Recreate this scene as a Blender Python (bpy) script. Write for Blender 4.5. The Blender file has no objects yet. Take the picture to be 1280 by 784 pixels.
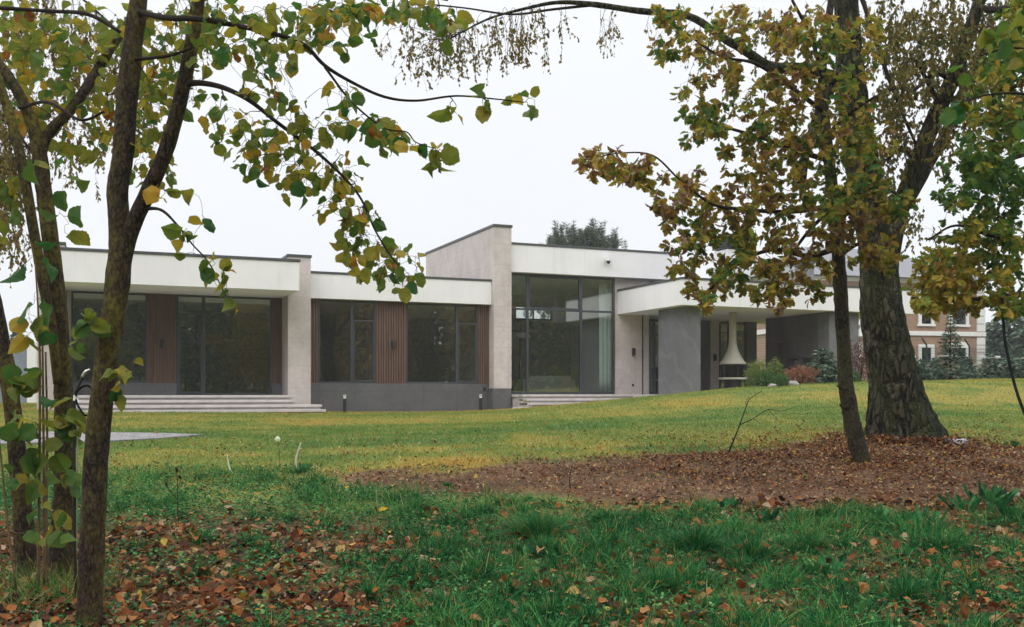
import bpy, math, random
import numpy as np
from mathutils import Vector, Matrix, noise

random.seed(7); rng = np.random.default_rng(7)
SC = bpy.context.scene
COL = SC.collection
R = math.radians

# ---------------------------------------------------------------- camera, sky, sun, exposure
F, HOR, EYE = 1245.0, 490.0, 1.6          # focal length in photo pixels, horizon row, eye height
cd = bpy.data.cameras.new('camera'); cam = bpy.data.objects.new('camera', cd); COL.objects.link(cam)
cam.location = (0, 0, EYE); cam.rotation_euler = (R(90), 0, 0)
cd.sensor_width = 36; cd.lens = 36 * F / 1280; cd.shift_y = (HOR - 392) / 1280
cd.clip_start = .05; cd.clip_end = 3000
SC.camera = cam

SUN_EL, SUN_AZ = 48, 205                  # azimuth measured clockwise from +Y
w = bpy.data.worlds.new('World'); SC.world = w; w.use_nodes = True
nt = w.node_tree; nt.nodes.clear()
def wn(t, **k):
    n = nt.nodes.new(t)
    for a, b in k.items(): setattr(n, a, b)
    return n
out = wn('ShaderNodeOutputWorld'); bg = wn('ShaderNodeBackground'); bg.inputs[1].default_value = .1
sky = wn('ShaderNodeTexSky', sky_type='NISHITA', sun_disc=False, sun_elevation=R(SUN_EL), sun_rotation=R(SUN_AZ))
tc = wn('ShaderNodeTexCoord'); sep = wn('ShaderNodeSeparateXYZ')
ramp = wn('ShaderNodeValToRGB')           # overcast cloud sheet: dim at the horizon, bright overhead
ramp.color_ramp.elements[0].position = 0; ramp.color_ramp.elements[0].color = (.315, .321, .33, 1)
ramp.color_ramp.elements[1].position = 1; ramp.color_ramp.elements[1].color = (1, 1, 1, 1)
e = ramp.color_ramp.elements.new(.36); e.color = (.34, .345, .353, 1)
e = ramp.color_ramp.elements.new(.6); e.color = (.75, .755, .765, 1)
sc = wn('ShaderNodeVectorMath', operation='SCALE'); sc.inputs['Scale'].default_value = 26
nz = wn('ShaderNodeTexNoise'); nz.inputs['Scale'].default_value = 2.2; nz.inputs['Detail'].default_value = 4
mr = wn('ShaderNodeMapRange'); mr.inputs['To Min'].default_value = .95; mr.inputs['To Max'].default_value = 1.05
vm = wn('ShaderNodeVectorMath', operation='SCALE')
mx = wn('ShaderNodeMix', data_type='RGBA'); mx.inputs[0].default_value = .93
L = nt.links.new
L(tc.outputs['Generated'], sep.inputs[0]); L(sep.outputs['Z'], ramp.inputs[0]); L(ramp.outputs[0], sc.inputs[0])
L(tc.outputs['Generated'], nz.inputs['Vector']); L(nz.outputs[0], mr.inputs[0])
L(sc.outputs[0], vm.inputs[0]); L(mr.outputs[0], vm.inputs['Scale'])
L(sky.outputs[0], mx.inputs[6]); L(vm.outputs[0], mx.inputs[7]); L(mx.outputs[2], bg.inputs[0]); L(bg.outputs[0], out.inputs[0])
sl = bpy.data.lights.new('sun', 'SUN'); sl.energy = .7; sl.angle = R(40); sl.color = (1, .97, .92)
so = bpy.data.objects.new('sun', sl); COL.objects.link(so)
so.rotation_euler = (R(90 - SUN_EL), 0, -R(SUN_AZ) + R(180)); so.location = (0, -20, 40)
vs = SC.view_settings; vs.view_transform = 'Standard'; vs.look = 'None'; vs.gamma = 1; vs.exposure = .22; vs.use_curve_mapping = False
SC.cycles.transparent_max_bounces = 24; SC.cycles.max_bounces = 8; SC.cycles.caustics_reflective = False; SC.cycles.caustics_refractive = False

# ---------------------------------------------------------------- helpers
def P(px, py, Y): return np.array([(px - 640) / F * Y, Y, EYE + (HOR - py) / F * Y])

def tag(o, label=None, cat=None, group=None, kind=None):
    for k, v in (('label', label), ('category', cat), ('group', group), ('kind', kind)):
        if v: o[k] = v
    return o
def empty(name, loc, rz=0, label=None, cat=None, group=None):
    o = bpy.data.objects.new(name, None); COL.objects.link(o)
    o.location = loc; o.rotation_euler = (0, 0, rz); o.empty_display_size = .3
    return tag(o, label, cat, group)

class MB:
    """collects shapes; build() links them as one mesh object"""
    def __init__(s): s.V = []; s.LI = []; s.LT = []; s.T = []; s.n = 0
    def raw(s, V, loops, totals, tint=None):
        V = np.asarray(V, float).reshape(-1, 3)
        s.V.append(V); s.LI.append(np.asarray(loops, np.int64).ravel() + s.n); t = np.asarray(totals, np.int64).ravel()
        s.LT.append(t); s.T.append(np.zeros(len(t)) if tint is None else np.broadcast_to(np.asarray(tint, float), (len(t),)))
        s.n += len(V); return s
    def faces(s, V, Fs, tint=None): return s.raw(V, [i for f in Fs for i in f], [len(f) for f in Fs], tint)
    def box(s, x0, x1, y0, y1, z0, z1):
        V = [(x0,y0,z0),(x1,y0,z0),(x1,y1,z0),(x0,y1,z0),(x0,y0,z1),(x1,y0,z1),(x1,y1,z1),(x0,y1,z1)]
        return s.faces(V, [(0,3,2,1),(4,5,6,7),(0,1,5,4),(1,2,6,5),(2,3,7,6),(3,0,4,7)])
    def prism(s, pts, z0, z1):
        n = len(pts)
        V = [(p[0], p[1], z0) for p in pts] + [(p[0], p[1], z1) for p in pts]
        return s.faces(V, [tuple(range(n-1,-1,-1)), tuple(range(n,2*n))] + [(i,(i+1)%n,n+(i+1)%n,n+i) for i in range(n)])
    def lathe(s, prof, n=24, c=(0,0,0)):
        V = []; Fs = []
        for r, z in prof:
            for k in range(n):
                a = 2*math.pi*k/n; V.append((c[0]+r*math.cos(a), c[1]+r*math.sin(a), c[2]+z))
        for j in range(len(prof)-1):
            for k in range(n): Fs.append((j*n+k, j*n+(k+1)%n, (j+1)*n+(k+1)%n, (j+1)*n+k))
        Fs.append(tuple(range(n-1,-1,-1))); m = (len(prof)-1)*n; Fs.append(tuple(range(m, m+n)))
        return s.faces(V, Fs)
    def tube(s, pts, rad, sides=8, wob=0, freq=3., flare=None, tint=0.):
        pts = np.asarray(pts, float); n = len(pts); rad = np.broadcast_to(np.asarray(rad, float), (n,))
        t = np.gradient(pts, axis=0); t /= np.linalg.norm(t, axis=1)[:, None] + 1e-9
        up = np.array([1., 0, 0]) if abs(t[0][0]) < .8 else np.array([0, 1., 0])
        V = np.zeros((n, sides, 3)); ang = np.arange(sides) * 2*math.pi/sides
        for i in range(n):
            a = up - t[i]*np.dot(up, t[i]); a /= np.linalg.norm(a) + 1e-9; up = a
            b = np.cross(t[i], a)
            r = np.full(sides, rad[i])
            if wob:
                for k in range(sides):
                    d = a*math.cos(ang[k]) + b*math.sin(ang[k])
                    q = Vector((pts[i] + d*rad[i])*freq)
                    r[k] *= 1 + wob*noise.noise(q) + wob*.5*noise.noise(q*2.7)
            if flare: r = r * np.array([flare(i/(n-1), x, pts[i]) for x in ang])
            V[i] = pts[i] + r[:, None]*(np.cos(ang)[:, None]*a + np.sin(ang)[:, None]*b)
        i = np.arange(n-1)[:, None]; k = np.arange(sides)[None, :]; k2 = (k+1) % sides
        Q = np.stack([i*sides+k, i*sides+k2, (i+1)*sides+k2, (i+1)*sides+k], -1).reshape(-1, 4)
        lo = list(Q.ravel()); to = [4]*len(Q)
        lo += list(range(sides-1, -1, -1)); lo += list(range((n-1)*sides, n*sides)); to += [sides, sides]
        return s.raw(V.reshape(-1, 3), lo, to, tint)
    def inst(s, T, pos, ax, nr, ln, wd, tint):
        """copies a flat template (leaf, blade, needle): x along ax, y across, z along nr"""
        TV, TL, TT = T
        pos = np.asarray(pos, float); N = len(pos)
        if N == 0: return s
        ax = ax/(np.linalg.norm(ax, axis=1)[:, None]+1e-9)
        sd = np.cross(nr, ax); sd /= np.linalg.norm(sd, axis=1)[:, None]+1e-9
        nn = np.cross(ax, sd)
        ln = np.broadcast_to(ln, (N,))[:, None, None]; wd = np.broadcast_to(wd, (N,))[:, None, None]
        V = pos[:, None] + TV[None, :, 0:1]*ln*ax[:, None] + TV[None, :, 1:2]*wd*sd[:, None] + TV[None, :, 2:3]*ln*nn[:, None]
        m = len(TV); lo = (TL[None, :] + (np.arange(N)*m)[:, None]).ravel(); to = np.tile(TT, N)
        return s.raw(V.reshape(-1, 3), lo, to, np.repeat(np.broadcast_to(tint, (N,)), len(TT)))
    def build(s, name, mat, parent=None, smooth=False, origin=None, bevel=0):
        V = np.concatenate(s.V); li = np.concatenate(s.LI); lt = np.concatenate(s.LT); T = np.concatenate(s.T)
        if origin is not None: V = V - np.asarray(origin)
        me = bpy.data.meshes.new(name)
        me.vertices.add(len(V)); me.vertices.foreach_set('co', V.astype(np.float32).ravel())
        me.loops.add(len(li)); me.loops.foreach_set('vertex_index', li.astype(np.int32))
        me.polygons.add(len(lt)); st = np.concatenate([[0], np.cumsum(lt)[:-1]])
        me.polygons.foreach_set('loop_start', st.astype(np.int32))
        me.polygons.foreach_set('loop_total', lt.astype(np.int32))
        me.polygons.foreach_set('use_smooth', np.full(len(lt), smooth, bool))
        me.update(calc_edges=True); me.validate()
        if len(me.polygons) == len(T):
            a = me.attributes.new('tint', 'FLOAT', 'FACE'); a.data.foreach_set('value', T.astype(np.float32))
        me.materials.append(mat)
        o = bpy.data.objects.new(name, me); COL.objects.link(o)
        if parent is not None: o.parent = parent
        elif origin is not None: o.location = origin
        if bevel:
            b = o.modifiers.new('bevel', 'BEVEL'); b.width = bevel; b.segments = 2; b.limit_method = 'ANGLE'
        return o

def copy_tree(o, parent=None):
    c = o.copy(); COL.objects.link(c)
    if parent: c.parent = parent
    for ch in list(o.children): copy_tree(ch, c)
    return c

def spline(pts, m=6):
    """Catmull-Rom through rows of any width"""
    p = np.asarray(pts, float)
    if len(p) < 3: return np.array([p[0] + (p[-1]-p[0])*t for t in np.linspace(0, 1, m+1)])
    q = np.vstack([2*p[0]-p[1], p, 2*p[-1]-p[-2]]); o = []
    for i in range(1, len(q)-2):
        for k in range(m):
            t = k/m
            o.append(.5*((2*q[i]) + (q[i+1]-q[i-1])*t + (2*q[i-1]-5*q[i]+4*q[i+1]-q[i+2])*t*t + (3*q[i]-q[i-1]-3*q[i+1]+q[i+2])*t**3))
    o.append(p[-1]); return np.array(o)

def unit(v): return v/(np.linalg.norm(v, axis=-1, keepdims=True)+1e-9)
def rdir(n): return unit(rng.normal(size=(n, 3)))

# ---------------------------------------------------------------- materials
class M:
    def __init__(s, name, base=(.5,.5,.5), rough=.6, spec=.5, metal=0):
        s.m = bpy.data.materials.new(name); s.m.use_nodes = True; s.t = s.m.node_tree
        s.b = s.t.nodes['Principled BSDF']; s.o = s.t.nodes['Material Output']
        s.b.inputs['Base Color'].default_value = (*base, 1); s.b.inputs['Roughness'].default_value = rough
        s.b.inputs['Specular IOR Level'].default_value = spec; s.b.inputs['Metallic'].default_value = metal
        s._c = None
    def n(s, t, **k):
        x = s.t.nodes.new(t)
        for a, b in k.items():
            if a[0] == '_': x.inputs[a[1:].replace('_', ' ')].default_value = b
            else: setattr(x, a, b)
        return x
    def l(s, a, b): s.t.links.new(a, b)
    def co(s, scale=(1,1,1), rot=(0,0,0)):
        if s._c is None: s._c = s.n('ShaderNodeTexCoord').outputs['Object']
        mp = s.n('ShaderNodeMapping'); mp.inputs['Scale'].default_value = scale; mp.inputs['Rotation'].default_value = rot
        s.l(s._c, mp.inputs[0]); return mp.outputs[0]
    def noise(s, scale=5, detail=4, vec=None, rough=.55, dist=0):
        x = s.n('ShaderNodeTexNoise', _Scale=scale, _Detail=detail, _Roughness=rough, _Distortion=dist)
        s.l(vec if vec is not None else s.co(), x.inputs['Vector']); return x.outputs[0]
    def ramp(s, fac, stops):
        x = s.n('ShaderNodeValToRGB'); cr = x.color_ramp
        while len(cr.elements) < len(stops): cr.elements.new(.5)
        for e, (p, c) in zip(cr.elements, stops):
            e.position = p; e.color = (*c, 1) if len(c) == 3 else c
        s.l(fac, x.inputs[0]); return x.outputs[0]
    def mix(s, fac, a, b, mode='MIX'):
        x = s.n('ShaderNodeMix', data_type='RGBA', blend_type=mode)
        for i, v in ((0, fac), (6, a), (7, b)):
            if isinstance(v, (int, float)): x.inputs[i].default_value = v
            elif isinstance(v, tuple): x.inputs[i].default_value = (*v, 1)
            else: s.l(v, x.inputs[i])
        return x.outputs[2]
    def math(s, op, a, b=0):
        x = s.n('ShaderNodeMath', operation=op)
        for i, v in ((0, a), (1, b)):
            if isinstance(v, (int, float)): x.inputs[i].default_value = v
            else: s.l(v, x.inputs[i])
        return x.outputs[0]
    def attr(s, name):
        return s.n('ShaderNodeAttribute', attribute_name=name).outputs['Fac']
    def color(s, c): s.l(c, s.b.inputs['Base Color']); return s
    def bump(s, h, strength=.3, dist=.02):
        x = s.n('ShaderNodeBump', _Strength=strength, _Distance=dist); s.l(h, x.inputs['Height']); s.l(x.outputs[0], s.b.inputs['Normal']); return s

def plain(name, c, rough=.5, spec=.4, metal=0, var=.25, scale=6, bump=0):
    m = M(name, c, rough, spec, metal); v = m.noise(scale, 5)
    lo = tuple(x*(1-var) for x in c); hi = tuple(min(1, x*(1+var)) for x in c)
    m.color(m.ramp(v, [(.3, lo), (.7, hi)]))
    if bump: m.bump(m.noise(scale*8, 4), bump, .01)
    return m.m

def leaf_mat(name, stops, trans=.35, spot=.22, rough=.5, spots=9, spec=.15):
    m = M(name, rough=rough, spec=spec)
    f = m.math('ADD', m.attr('tint'), m.math('MULTIPLY', m.math('SUBTRACT', m.noise(spots, 3), .5), spot*2))
    c = m.ramp(f, stops); m.color(c)
    tr = m.n('ShaderNodeBsdfTranslucent'); m.l(m.mix(1, c, (1.0, 1.0, .7), 'MULTIPLY'), tr.inputs[0])
    mx = m.n('ShaderNodeMixShader'); mx.inputs[0].default_value = trans
    m.l(m.b.outputs[0], mx.inputs[1]); m.l(tr.outputs[0], mx.inputs[2]); m.l(mx.outputs[0], m.o.inputs[0])
    return m.m

def bark_mat(name, dark, light, moss, moss_amt=.5, scale=14, stretch=.2, bump=.9, dist=.03, pale=None, crk=.45, side=None):
    m = M(name, rough=.9, spec=.15)
    v0 = m.noise(scale, 8, m.co((1, 1, stretch)), .7, .8)
    wv = m.n('ShaderNodeTexVoronoi', feature='DISTANCE_TO_EDGE', _Scale=scale*1.1); 
    wc = m.n('ShaderNodeVectorMath', operation='ADD'); ws = m.n('ShaderNodeTexNoise', _Scale=scale*.8, _Detail=3)
    cc = m.co((1, 1, stretch)); m.l(cc, ws.inputs['Vector']); wk = m.n('ShaderNodeVectorMath', operation='SCALE'); wk.inputs['Scale'].default_value = 1.6/scale
    m.l(ws.outputs['Color'], wk.inputs[0]); m.l(cc, wc.inputs[0]); m.l(wk.outputs[0], wc.inputs[1]); m.l(wc.outputs[0], wv.inputs['Vector'])
    crack = m.ramp(wv.outputs['Distance'], [(0, (0,0,0)), (.22, (1,1,1))])
    v = m.math('ADD', m.math('MULTIPLY', v0, 1-crk), m.math('MULTIPLY', crack, crk))
    mn = .5*(1-crk)+.8*crk; c = m.ramp(v, [(mn-.14, dark), (mn, tuple((x+y)*.45 for x, y in zip(dark, light))), (mn+.13, light)])  # furrow shade painted into the colour: cracks and hollows turn dark
    fine = m.noise(scale*5, 4)
    c = m.mix(.6, c, m.ramp(fine, [(.3, (.45,.45,.45)), (.7, (1.35,1.35,1.35))]), 'MULTIPLY')
    if pale:
        pm = m.ramp(m.noise(scale*.55, 8, m.co((1, 1, .7)), .75), [(.55, (0,0,0)), (.62, (1,1,1))])
        c = m.mix(m.math('MULTIPLY', pm, .8), c, pale)
    mm = m.ramp(m.noise(2.2, 7, m.co((1, 1, .6)), .7), [(.5-.16*moss_amt, (0,0,0)), (.66-.1*moss_amt, (1,1,1))])
    mm2 = m.math('MULTIPLY', mm, m.ramp(m.noise(30, 4), [(.35, (.1,.1,.1)), (.6, (1,1,1))]))
    c = m.mix(m.math('MULTIPLY', mm2, .85), c, moss)
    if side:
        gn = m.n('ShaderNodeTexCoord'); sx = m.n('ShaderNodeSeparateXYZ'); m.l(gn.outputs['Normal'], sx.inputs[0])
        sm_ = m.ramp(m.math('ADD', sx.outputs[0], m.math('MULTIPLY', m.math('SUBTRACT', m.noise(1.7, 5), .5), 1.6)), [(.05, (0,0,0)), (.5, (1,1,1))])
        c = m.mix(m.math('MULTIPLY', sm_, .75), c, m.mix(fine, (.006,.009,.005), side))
    m.color(c); h = m.math('ADD', v, m.math('MULTIPLY', fine, .35)); m.bump(h, bump, dist)
    return m.m

def stucco():
    m = M('white_render', (.78,.79,.8), .75, .2)
    v = m.noise(1.3, 6, m.co((1,1,.5)), .6)
    m.color(m.ramp(v, [(.3, (.76,.745,.77)), (.7, (.83,.815,.835))])); m.bump(m.noise(160, 3), .12, .004)
    st = m.ramp(m.noise(5, 5, m.co((1.2,1.2,.06)), .7), [(.56, (1,1,1)), (.78, (.86,.86,.85))]); m.color(m.mix(.8, m.ramp(v, [(.3, (.76,.75,.77)), (.7, (.83,.82,.835))]), st, 'MULTIPLY')); return m.m
def panel_stone(name, a, b, joint, pw, ph, rough=.6, veins=0, spec=.3):
    """large stone panels: thin joints on the axis the face lies in"""
    m = M(name, a, rough, spec)
    v = m.noise(1.1, 8, m.co((1,1,.7)), .65, .4); c = m.ramp(v, [(.32, a), (.68, b)])
    c = m.mix(.5, c, m.ramp(m.noise(9, 6), [(.3, (.82,.82,.82)), (.7, (1.12,1.12,1.12))]), 'MULTIPLY')
    if veins:
        wv = m.n('ShaderNodeTexWave', _Scale=.55, _Distortion=9., _Detail=5., _Detail_Scale=1.2)
        m.l(m.co((1,1,1), (0, R(38), R(15))), wv.inputs[0])
        c = m.mix(m.ramp(wv.outputs['Fac'], [(.86, (0,0,0)), (.99, (veins,)*3)]), c, (.36,.37,.4))
    sp = m.n('ShaderNodeSeparateXYZ'); m.l(m.co(), sp.inputs[0])
    geo = m.n('ShaderNodeTexCoord'); ns = m.n('ShaderNodeSeparateXYZ'); m.l(geo.outputs['Normal'], ns.inputs[0])
    hx = m.math('GREATER_THAN', m.math('ABSOLUTE', ns.outputs[0]), .5)
    x = m.math('ADD', m.math('MULTIPLY', sp.outputs[0], m.math('SUBTRACT', 1, hx)), m.math('MULTIPLY', sp.outputs[1], hx))
    def j(val, per, w): return m.math('LESS_THAN', m.math('PINGPONG', m.math('ADD', val, 100*per), per/2), w)
    jj = m.math('MAXIMUM', j(x, pw, .0045), j(sp.outputs[2], ph, .0045))
    m.color(m.mix(m.math('MULTIPLY', jj, .75), c, joint)); m.bump(m.math('SUBTRACT', m.noise(40, 4), m.math('MULTIPLY', jj, 2)), .15, .006)
    return m.m
def glass(name, tint=(.9,.94,.92), refl=.19):
    m = M(name); m.t.nodes.remove(m.b)
    lw = m.n('ShaderNodeLayerWeight'); lw.inputs[0].default_value = .5
    f = m.math('ADD', refl, m.math('MULTIPLY', m.math('POWER', lw.outputs['Facing'], 4), 1-refl))
    tr = m.n('ShaderNodeBsdfTransparent'); tr.inputs[0].default_value = (*tint, 1)
    gl = m.n('ShaderNodeBsdfGlossy'); gl.inputs['Roughness'].default_value = .004; gl.inputs[0].default_value = (.95,.97,.96,1)
    mx = m.n('ShaderNodeMixShader'); m.l(f, mx.inputs[0]); m.l(tr.outputs[0], mx.inputs[1]); m.l(gl.outputs[0], mx.inputs[2])
    m.l(mx.outputs[0], m.o.inputs[0]); return m.m
def wood_slats():
    m = M('brown_wood', rough=.6, spec=.25)
    v = m.noise(3.5, 6, m.co((9,9,.35)), .6, .3)
    m.color(m.ramp(v, [(.28, (.07,.042,.03)), (.72, (.18,.108,.08))])); m.bump(v, .1, .005); return m.m
def brick():
    m = M('tan_brick', rough=.85, spec=.2)
    b = m.n('ShaderNodeTexBrick', _Scale=1., _Mortar_Size=.012, _Brick_Width=.25, _Row_Height=.08)
    b.inputs['Color1'].default_value = (.26,.14,.085,1); b.inputs['Color2'].default_value = (.33,.19,.12,1); b.inputs['Mortar'].default_value = (.32,.25,.2,1)
    m.l(m.co((1,1,1), (R(90), 0, 0)), b.inputs[0]); m.color(b.outputs[0]); return m.m
def roof_metal(name, c):
    m = M(name, c, .5, .4)
    wv = m.n('ShaderNodeTexWave', _Scale=2.5, _Distortion=0.); m.l(m.co(), wv.inputs[0])
    m.color(m.mix(m.ramp(wv.outputs['Fac'], [(.9, (0,0,0)), (.97, (.5,.5,.5))]), m.ramp(m.noise(3, 5), [(.3, tuple(x*.85 for x in c)), (.7, c)]), tuple(x*.6 for x in c))); return m.m

WHITE = stucco()
BEIGE = panel_stone('beige_travertine', (.44,.385,.37), (.6,.54,.52), (.32,.27,.265), 1.3, .72)
PLINTH = panel_stone('charcoal_tile', (.1,.1,.108), (.135,.133,.14), (.055,.055,.058), 1.2, .62, .45, 0)
SLATE = panel_stone('grey_slate', (.13,.13,.14), (.18,.18,.19), (.1,.1,.105), 1.6, 3.2, .5, .12)
DKWALL = panel_stone('charcoal_stone', (.1,.094,.096), (.145,.136,.138), (.07,.066,.066), 1.2, .31, .7)
STEP = plain('pale_step_stone', (.5,.465,.45), .7, .3, var=.12, scale=4, bump=.1)
CAP = plain('dark_metal_coping', (.07,.075,.08), .45, .4, 0, .1)
FRAME = plain('anthracite_aluminium', (.045,.052,.06), .4, .5, 0, .1)
WOOD = wood_slats()
GLASS = glass('window_glass')
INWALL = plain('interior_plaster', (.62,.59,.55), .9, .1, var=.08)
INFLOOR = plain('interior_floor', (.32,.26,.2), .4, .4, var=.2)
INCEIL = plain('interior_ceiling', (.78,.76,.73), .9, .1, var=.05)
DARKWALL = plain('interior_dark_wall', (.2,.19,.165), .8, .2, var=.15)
METALW = plain('cream_enamel', (.6,.58,.5), .45, .4, 0, .05)
BLACK = plain('black_metal', (.018,.018,.02), .45, .5, 0, .2)
DKRUB = plain('black_rubber', (.008,.009,.01), .85, .08, 0, .2)
STEEL = plain('brushed_steel', (.6,.6,.6), .3, .5, .9, .05)
WPLAST = plain('white_plastic', (.75,.75,.75), .4, .5, 0, .03)
BRICK = brick()
TRIM = plain('white_trim', (.72,.71,.7), .7, .3, var=.05)
ROOFG = roof_metal('grey_roof_tiles', (.13,.135,.15))
POSTG = plain('green_powder_coat', (.01,.03,.022), .5, .4, 0, .1)
STONE = plain('pale_boulder', (.27,.25,.235), .85, .2, var=.3, scale=9, bump=.3)
PAVE = plain('pale_paving', (.2,.19,.2), .8, .2, var=.35, scale=7, bump=.2)

HAZEL = leaf_mat('hazel_leaf', [(0, (.024,.1,.028)), (.22, (.085,.155,.03)), (.42, (.19,.2,.034)), (.6, (.35,.275,.04)), (.76, (.42,.25,.03)), (.9, (.22,.08,.015)), (1, (.08,.035,.015))], .5)
OAK = leaf_mat('oak_leaf', [(0, (.035,.11,.022)), (.22, (.115,.18,.024)), (.42, (.3,.25,.032)), (.6, (.34,.22,.036)), (.78, (.19,.095,.034)), (.9, (.12,.06,.035)), (1, (.25,.17,.12))], .42)
BIRCHL = leaf_mat('birch_leaf', [(0, (.06,.1,.025)), (.4, (.17,.155,.03)), (.7, (.24,.15,.04)), (1, (.1,.06,.03))], .3, .1)
SPRUCE = leaf_mat('spruce_needles', [(0, (.03,.065,.038)), (.5, (.06,.11,.065)), (1, (.11,.16,.1))], .1, .1)
PINEN = leaf_mat('pine_needles', [(0, (.03,.05,.03)), (.5, (.06,.085,.05)), (1, (.1,.12,.08))], .1, .1)
SHRUB = leaf_mat('shrub_leaf', [(0, (.025,.085,.03)), (.5, (.05,.14,.04)), (1, (.12,.19,.05))], .2, .15)
JUNIP = leaf_mat('juniper_leaf', [(0, (.07,.14,.04)), (.5, (.13,.2,.05)), (1, (.28,.26,.06))], .25, .15)
REDSH = leaf_mat('red_shrub_leaf', [(0, (.14,.05,.045)), (.5, (.26,.1,.08)), (.8, (.36,.15,.05)), (1, (.1,.1,.03))], .25, .15)
PURP = leaf_mat('purple_shrub_leaf', [(0, (.05,.018,.022)), (.5, (.11,.03,.035)), (1, (.16,.06,.045))], .25, .15)
GRASS = leaf_mat('grass_blades', [(0, (.003,.03,.012)), (.22, (.012,.1,.03)), (.42, (.04,.2,.055)), (.58, (.12,.3,.085)), (.7, (.22,.27,.06)), (.82, (.27,.21,.05)), (1, (.45,.36,.2))], .28, .05, .6, spec=.06)
LAWNB = leaf_mat('lawn_blades', [(0, (.095,.185,.046)), (.35, (.19,.24,.056)), (.6, (.31,.29,.07)), (.8, (.37,.265,.08)), (1, (.32,.18,.05))], .2, .1, .7, spec=.04)
WEED = leaf_mat('weed_leaf', [(0, (.006,.05,.02)), (.4, (.03,.15,.045)), (.75, (.08,.25,.075)), (1, (.2,.36,.12))], .25, .1, .45, spec=.15)
FALLEN = leaf_mat('fallen_leaf', [(0, (.018,.011,.011)), (.25, (.1,.036,.016)), (.42, (.17,.052,.02)), (.58, (.28,.11,.028)), (.72, (.26,.15,.07)), (.9, (.34,.24,.16)), (1, (.42,.3,.03))], .15, .07, .5, spec=.07)
FARL = leaf_mat('woodland_leaf', [(0, (.05,.09,.03)), (.4, (.14,.17,.045)), (.7, (.3,.23,.06)), (1, (.4,.22,.06))], .35, .15)
BARKH = bark_mat('hazel_bark', (.008,.006,.005), (.085,.06,.044), (.17,.145,.025), .36, 38, .42, 1., .014, crk=.16)
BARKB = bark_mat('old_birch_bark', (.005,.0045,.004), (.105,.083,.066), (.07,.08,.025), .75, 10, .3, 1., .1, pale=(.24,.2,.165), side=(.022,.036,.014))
BARKO = bark_mat('oak_bark', (.014,.011,.009), (.095,.075,.055), (.075,.08,.03), .5, 34, .35, 1., .015, crk=.22)
TWIG = plain('twig_bark', (.024,.018,.015), .9, .1, var=.5, scale=25, bump=.4)
SHOOT = plain('shoot_bark', (.13,.085,.045), .7, .2, var=.35, scale=14)

# ---------------------------------------------------------------- leaf and blade templates
def leaf_T(prof, curl, fold, stem=.18, wav=0):
    """half profile [(t, w)] mirrored about a midrib, curled along and folded across; short petiole first"""
    V = []; Fs = []
    n = len(prof)
    for t, wd in prof:
        z = -curl*t*t
        for sg in (-1, 0, 1):
            V.append((stem + t, sg*wd, z + fold*abs(sg)*wd + wav*sg*math.sin(t*9)*wd))
    for i in range(n-1):
        a = 3*i; Fs += [(a, a+1, a+4, a+3), (a+1, a+2, a+5, a+4)]
    b = len(V); V += [(0, -.012, 0), (0, .012, 0), (stem+.05, .012, 0), (stem+.05, -.012, 0)]; Fs.append((b, b+1, b+2, b+3))
    V = np.array(V); 
    return V, np.array([i for f in Fs for i in f]), np.array([len(f) for f in Fs])
HP = [(-.03,.1),(-.02,.25),(.08,.36),(.12,.34),(.22,.43),(.27,.4),(.38,.475),(.43,.44),(.55,.48),(.6,.435),(.7,.43),(.75,.36),(.84,.3),(.88,.2),(.94,.13),(1.02,.01)]
T_HAZEL = [leaf_T(HP, c, f, .2, w_) for c, f, w_ in ((.1,.3,.1),(.4,-.15,.2),(.2,.6,-.15),(-.2,.2,.2),(.6,.3,.25),(.9,.5,.2),(.3,.9,.1))]
OP = [(0,.03),(.1,.06),(.2,.17),(.27,.2),(.31,.1),(.38,.2),(.47,.31),(.5,.17),(.57,.27),(.66,.37),(.71,.2),(.78,.27),(.85,.27),(.9,.16),(.96,.13),(1,.03)]
T_OAK = [leaf_T(OP, c, f, .08, w_) for c, f, w_ in ((.15,.3,0),(.5,.2,.15),(.3,.7,-.15),(-.2,.4,.1),(.8,.5,.1))]
T_DIAM = (np.array([(0,0,0),(.45,-.36,.06),(1,0,-.08),(.45,.36,.06)]), np.array([0,1,2,0,2,3]), np.array([3,3]))
T_DRY = [leaf_T([(0,.05),(.12,.3),(.35,.44),(.6,.4),(.82,.22),(1,.02)], c, f, .12, w_) for c, f, w_ in ((.25,.5,.2),(-.4,.4,-.2),(.6,.7,.3),(.1,-.4,.25))]
def blade_T(bend):
    ts = (0, .45, .8, 1); ws = (.5, .42, .25, 0); V = []
    for t, wd in zip(ts, ws):
        z = -bend*t*t; x = t*(1-.25*abs(bend)*t)
        if wd: V += [(x, -wd, z), (x, wd, z)]
        else: V.append((x, 0, z))
    return np.array(V), np.array([0,1,3,2, 2,3,5,4, 4,5,6]), np.array([4,4,3])
T_BLADE = [blade_T(b) for b in (.05,.25,.5,.8,1.1)]
T_SHORT = (np.array([(0,-.5,0),(0,.5,0),(1,0,-.25)]), np.array([0,1,2]), np.array([3]))
T_NEEDLE = (np.array([(0,-.5,0),(0,.5,0),(1,.12,-.1),(1,-.12,-.1)]), np.array([0,1,2,3]), np.array([4]))
T_SPRAY = (np.array([(0,-.1,0),(0,.1,0),(.45,.42,-.06),(.62,.2,-.1),(1,.05,-.25),(1,-.05,-.25),(.62,-.2,-.1),(.45,-.42,-.06)]), np.arange(8), np.array([8]))

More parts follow.
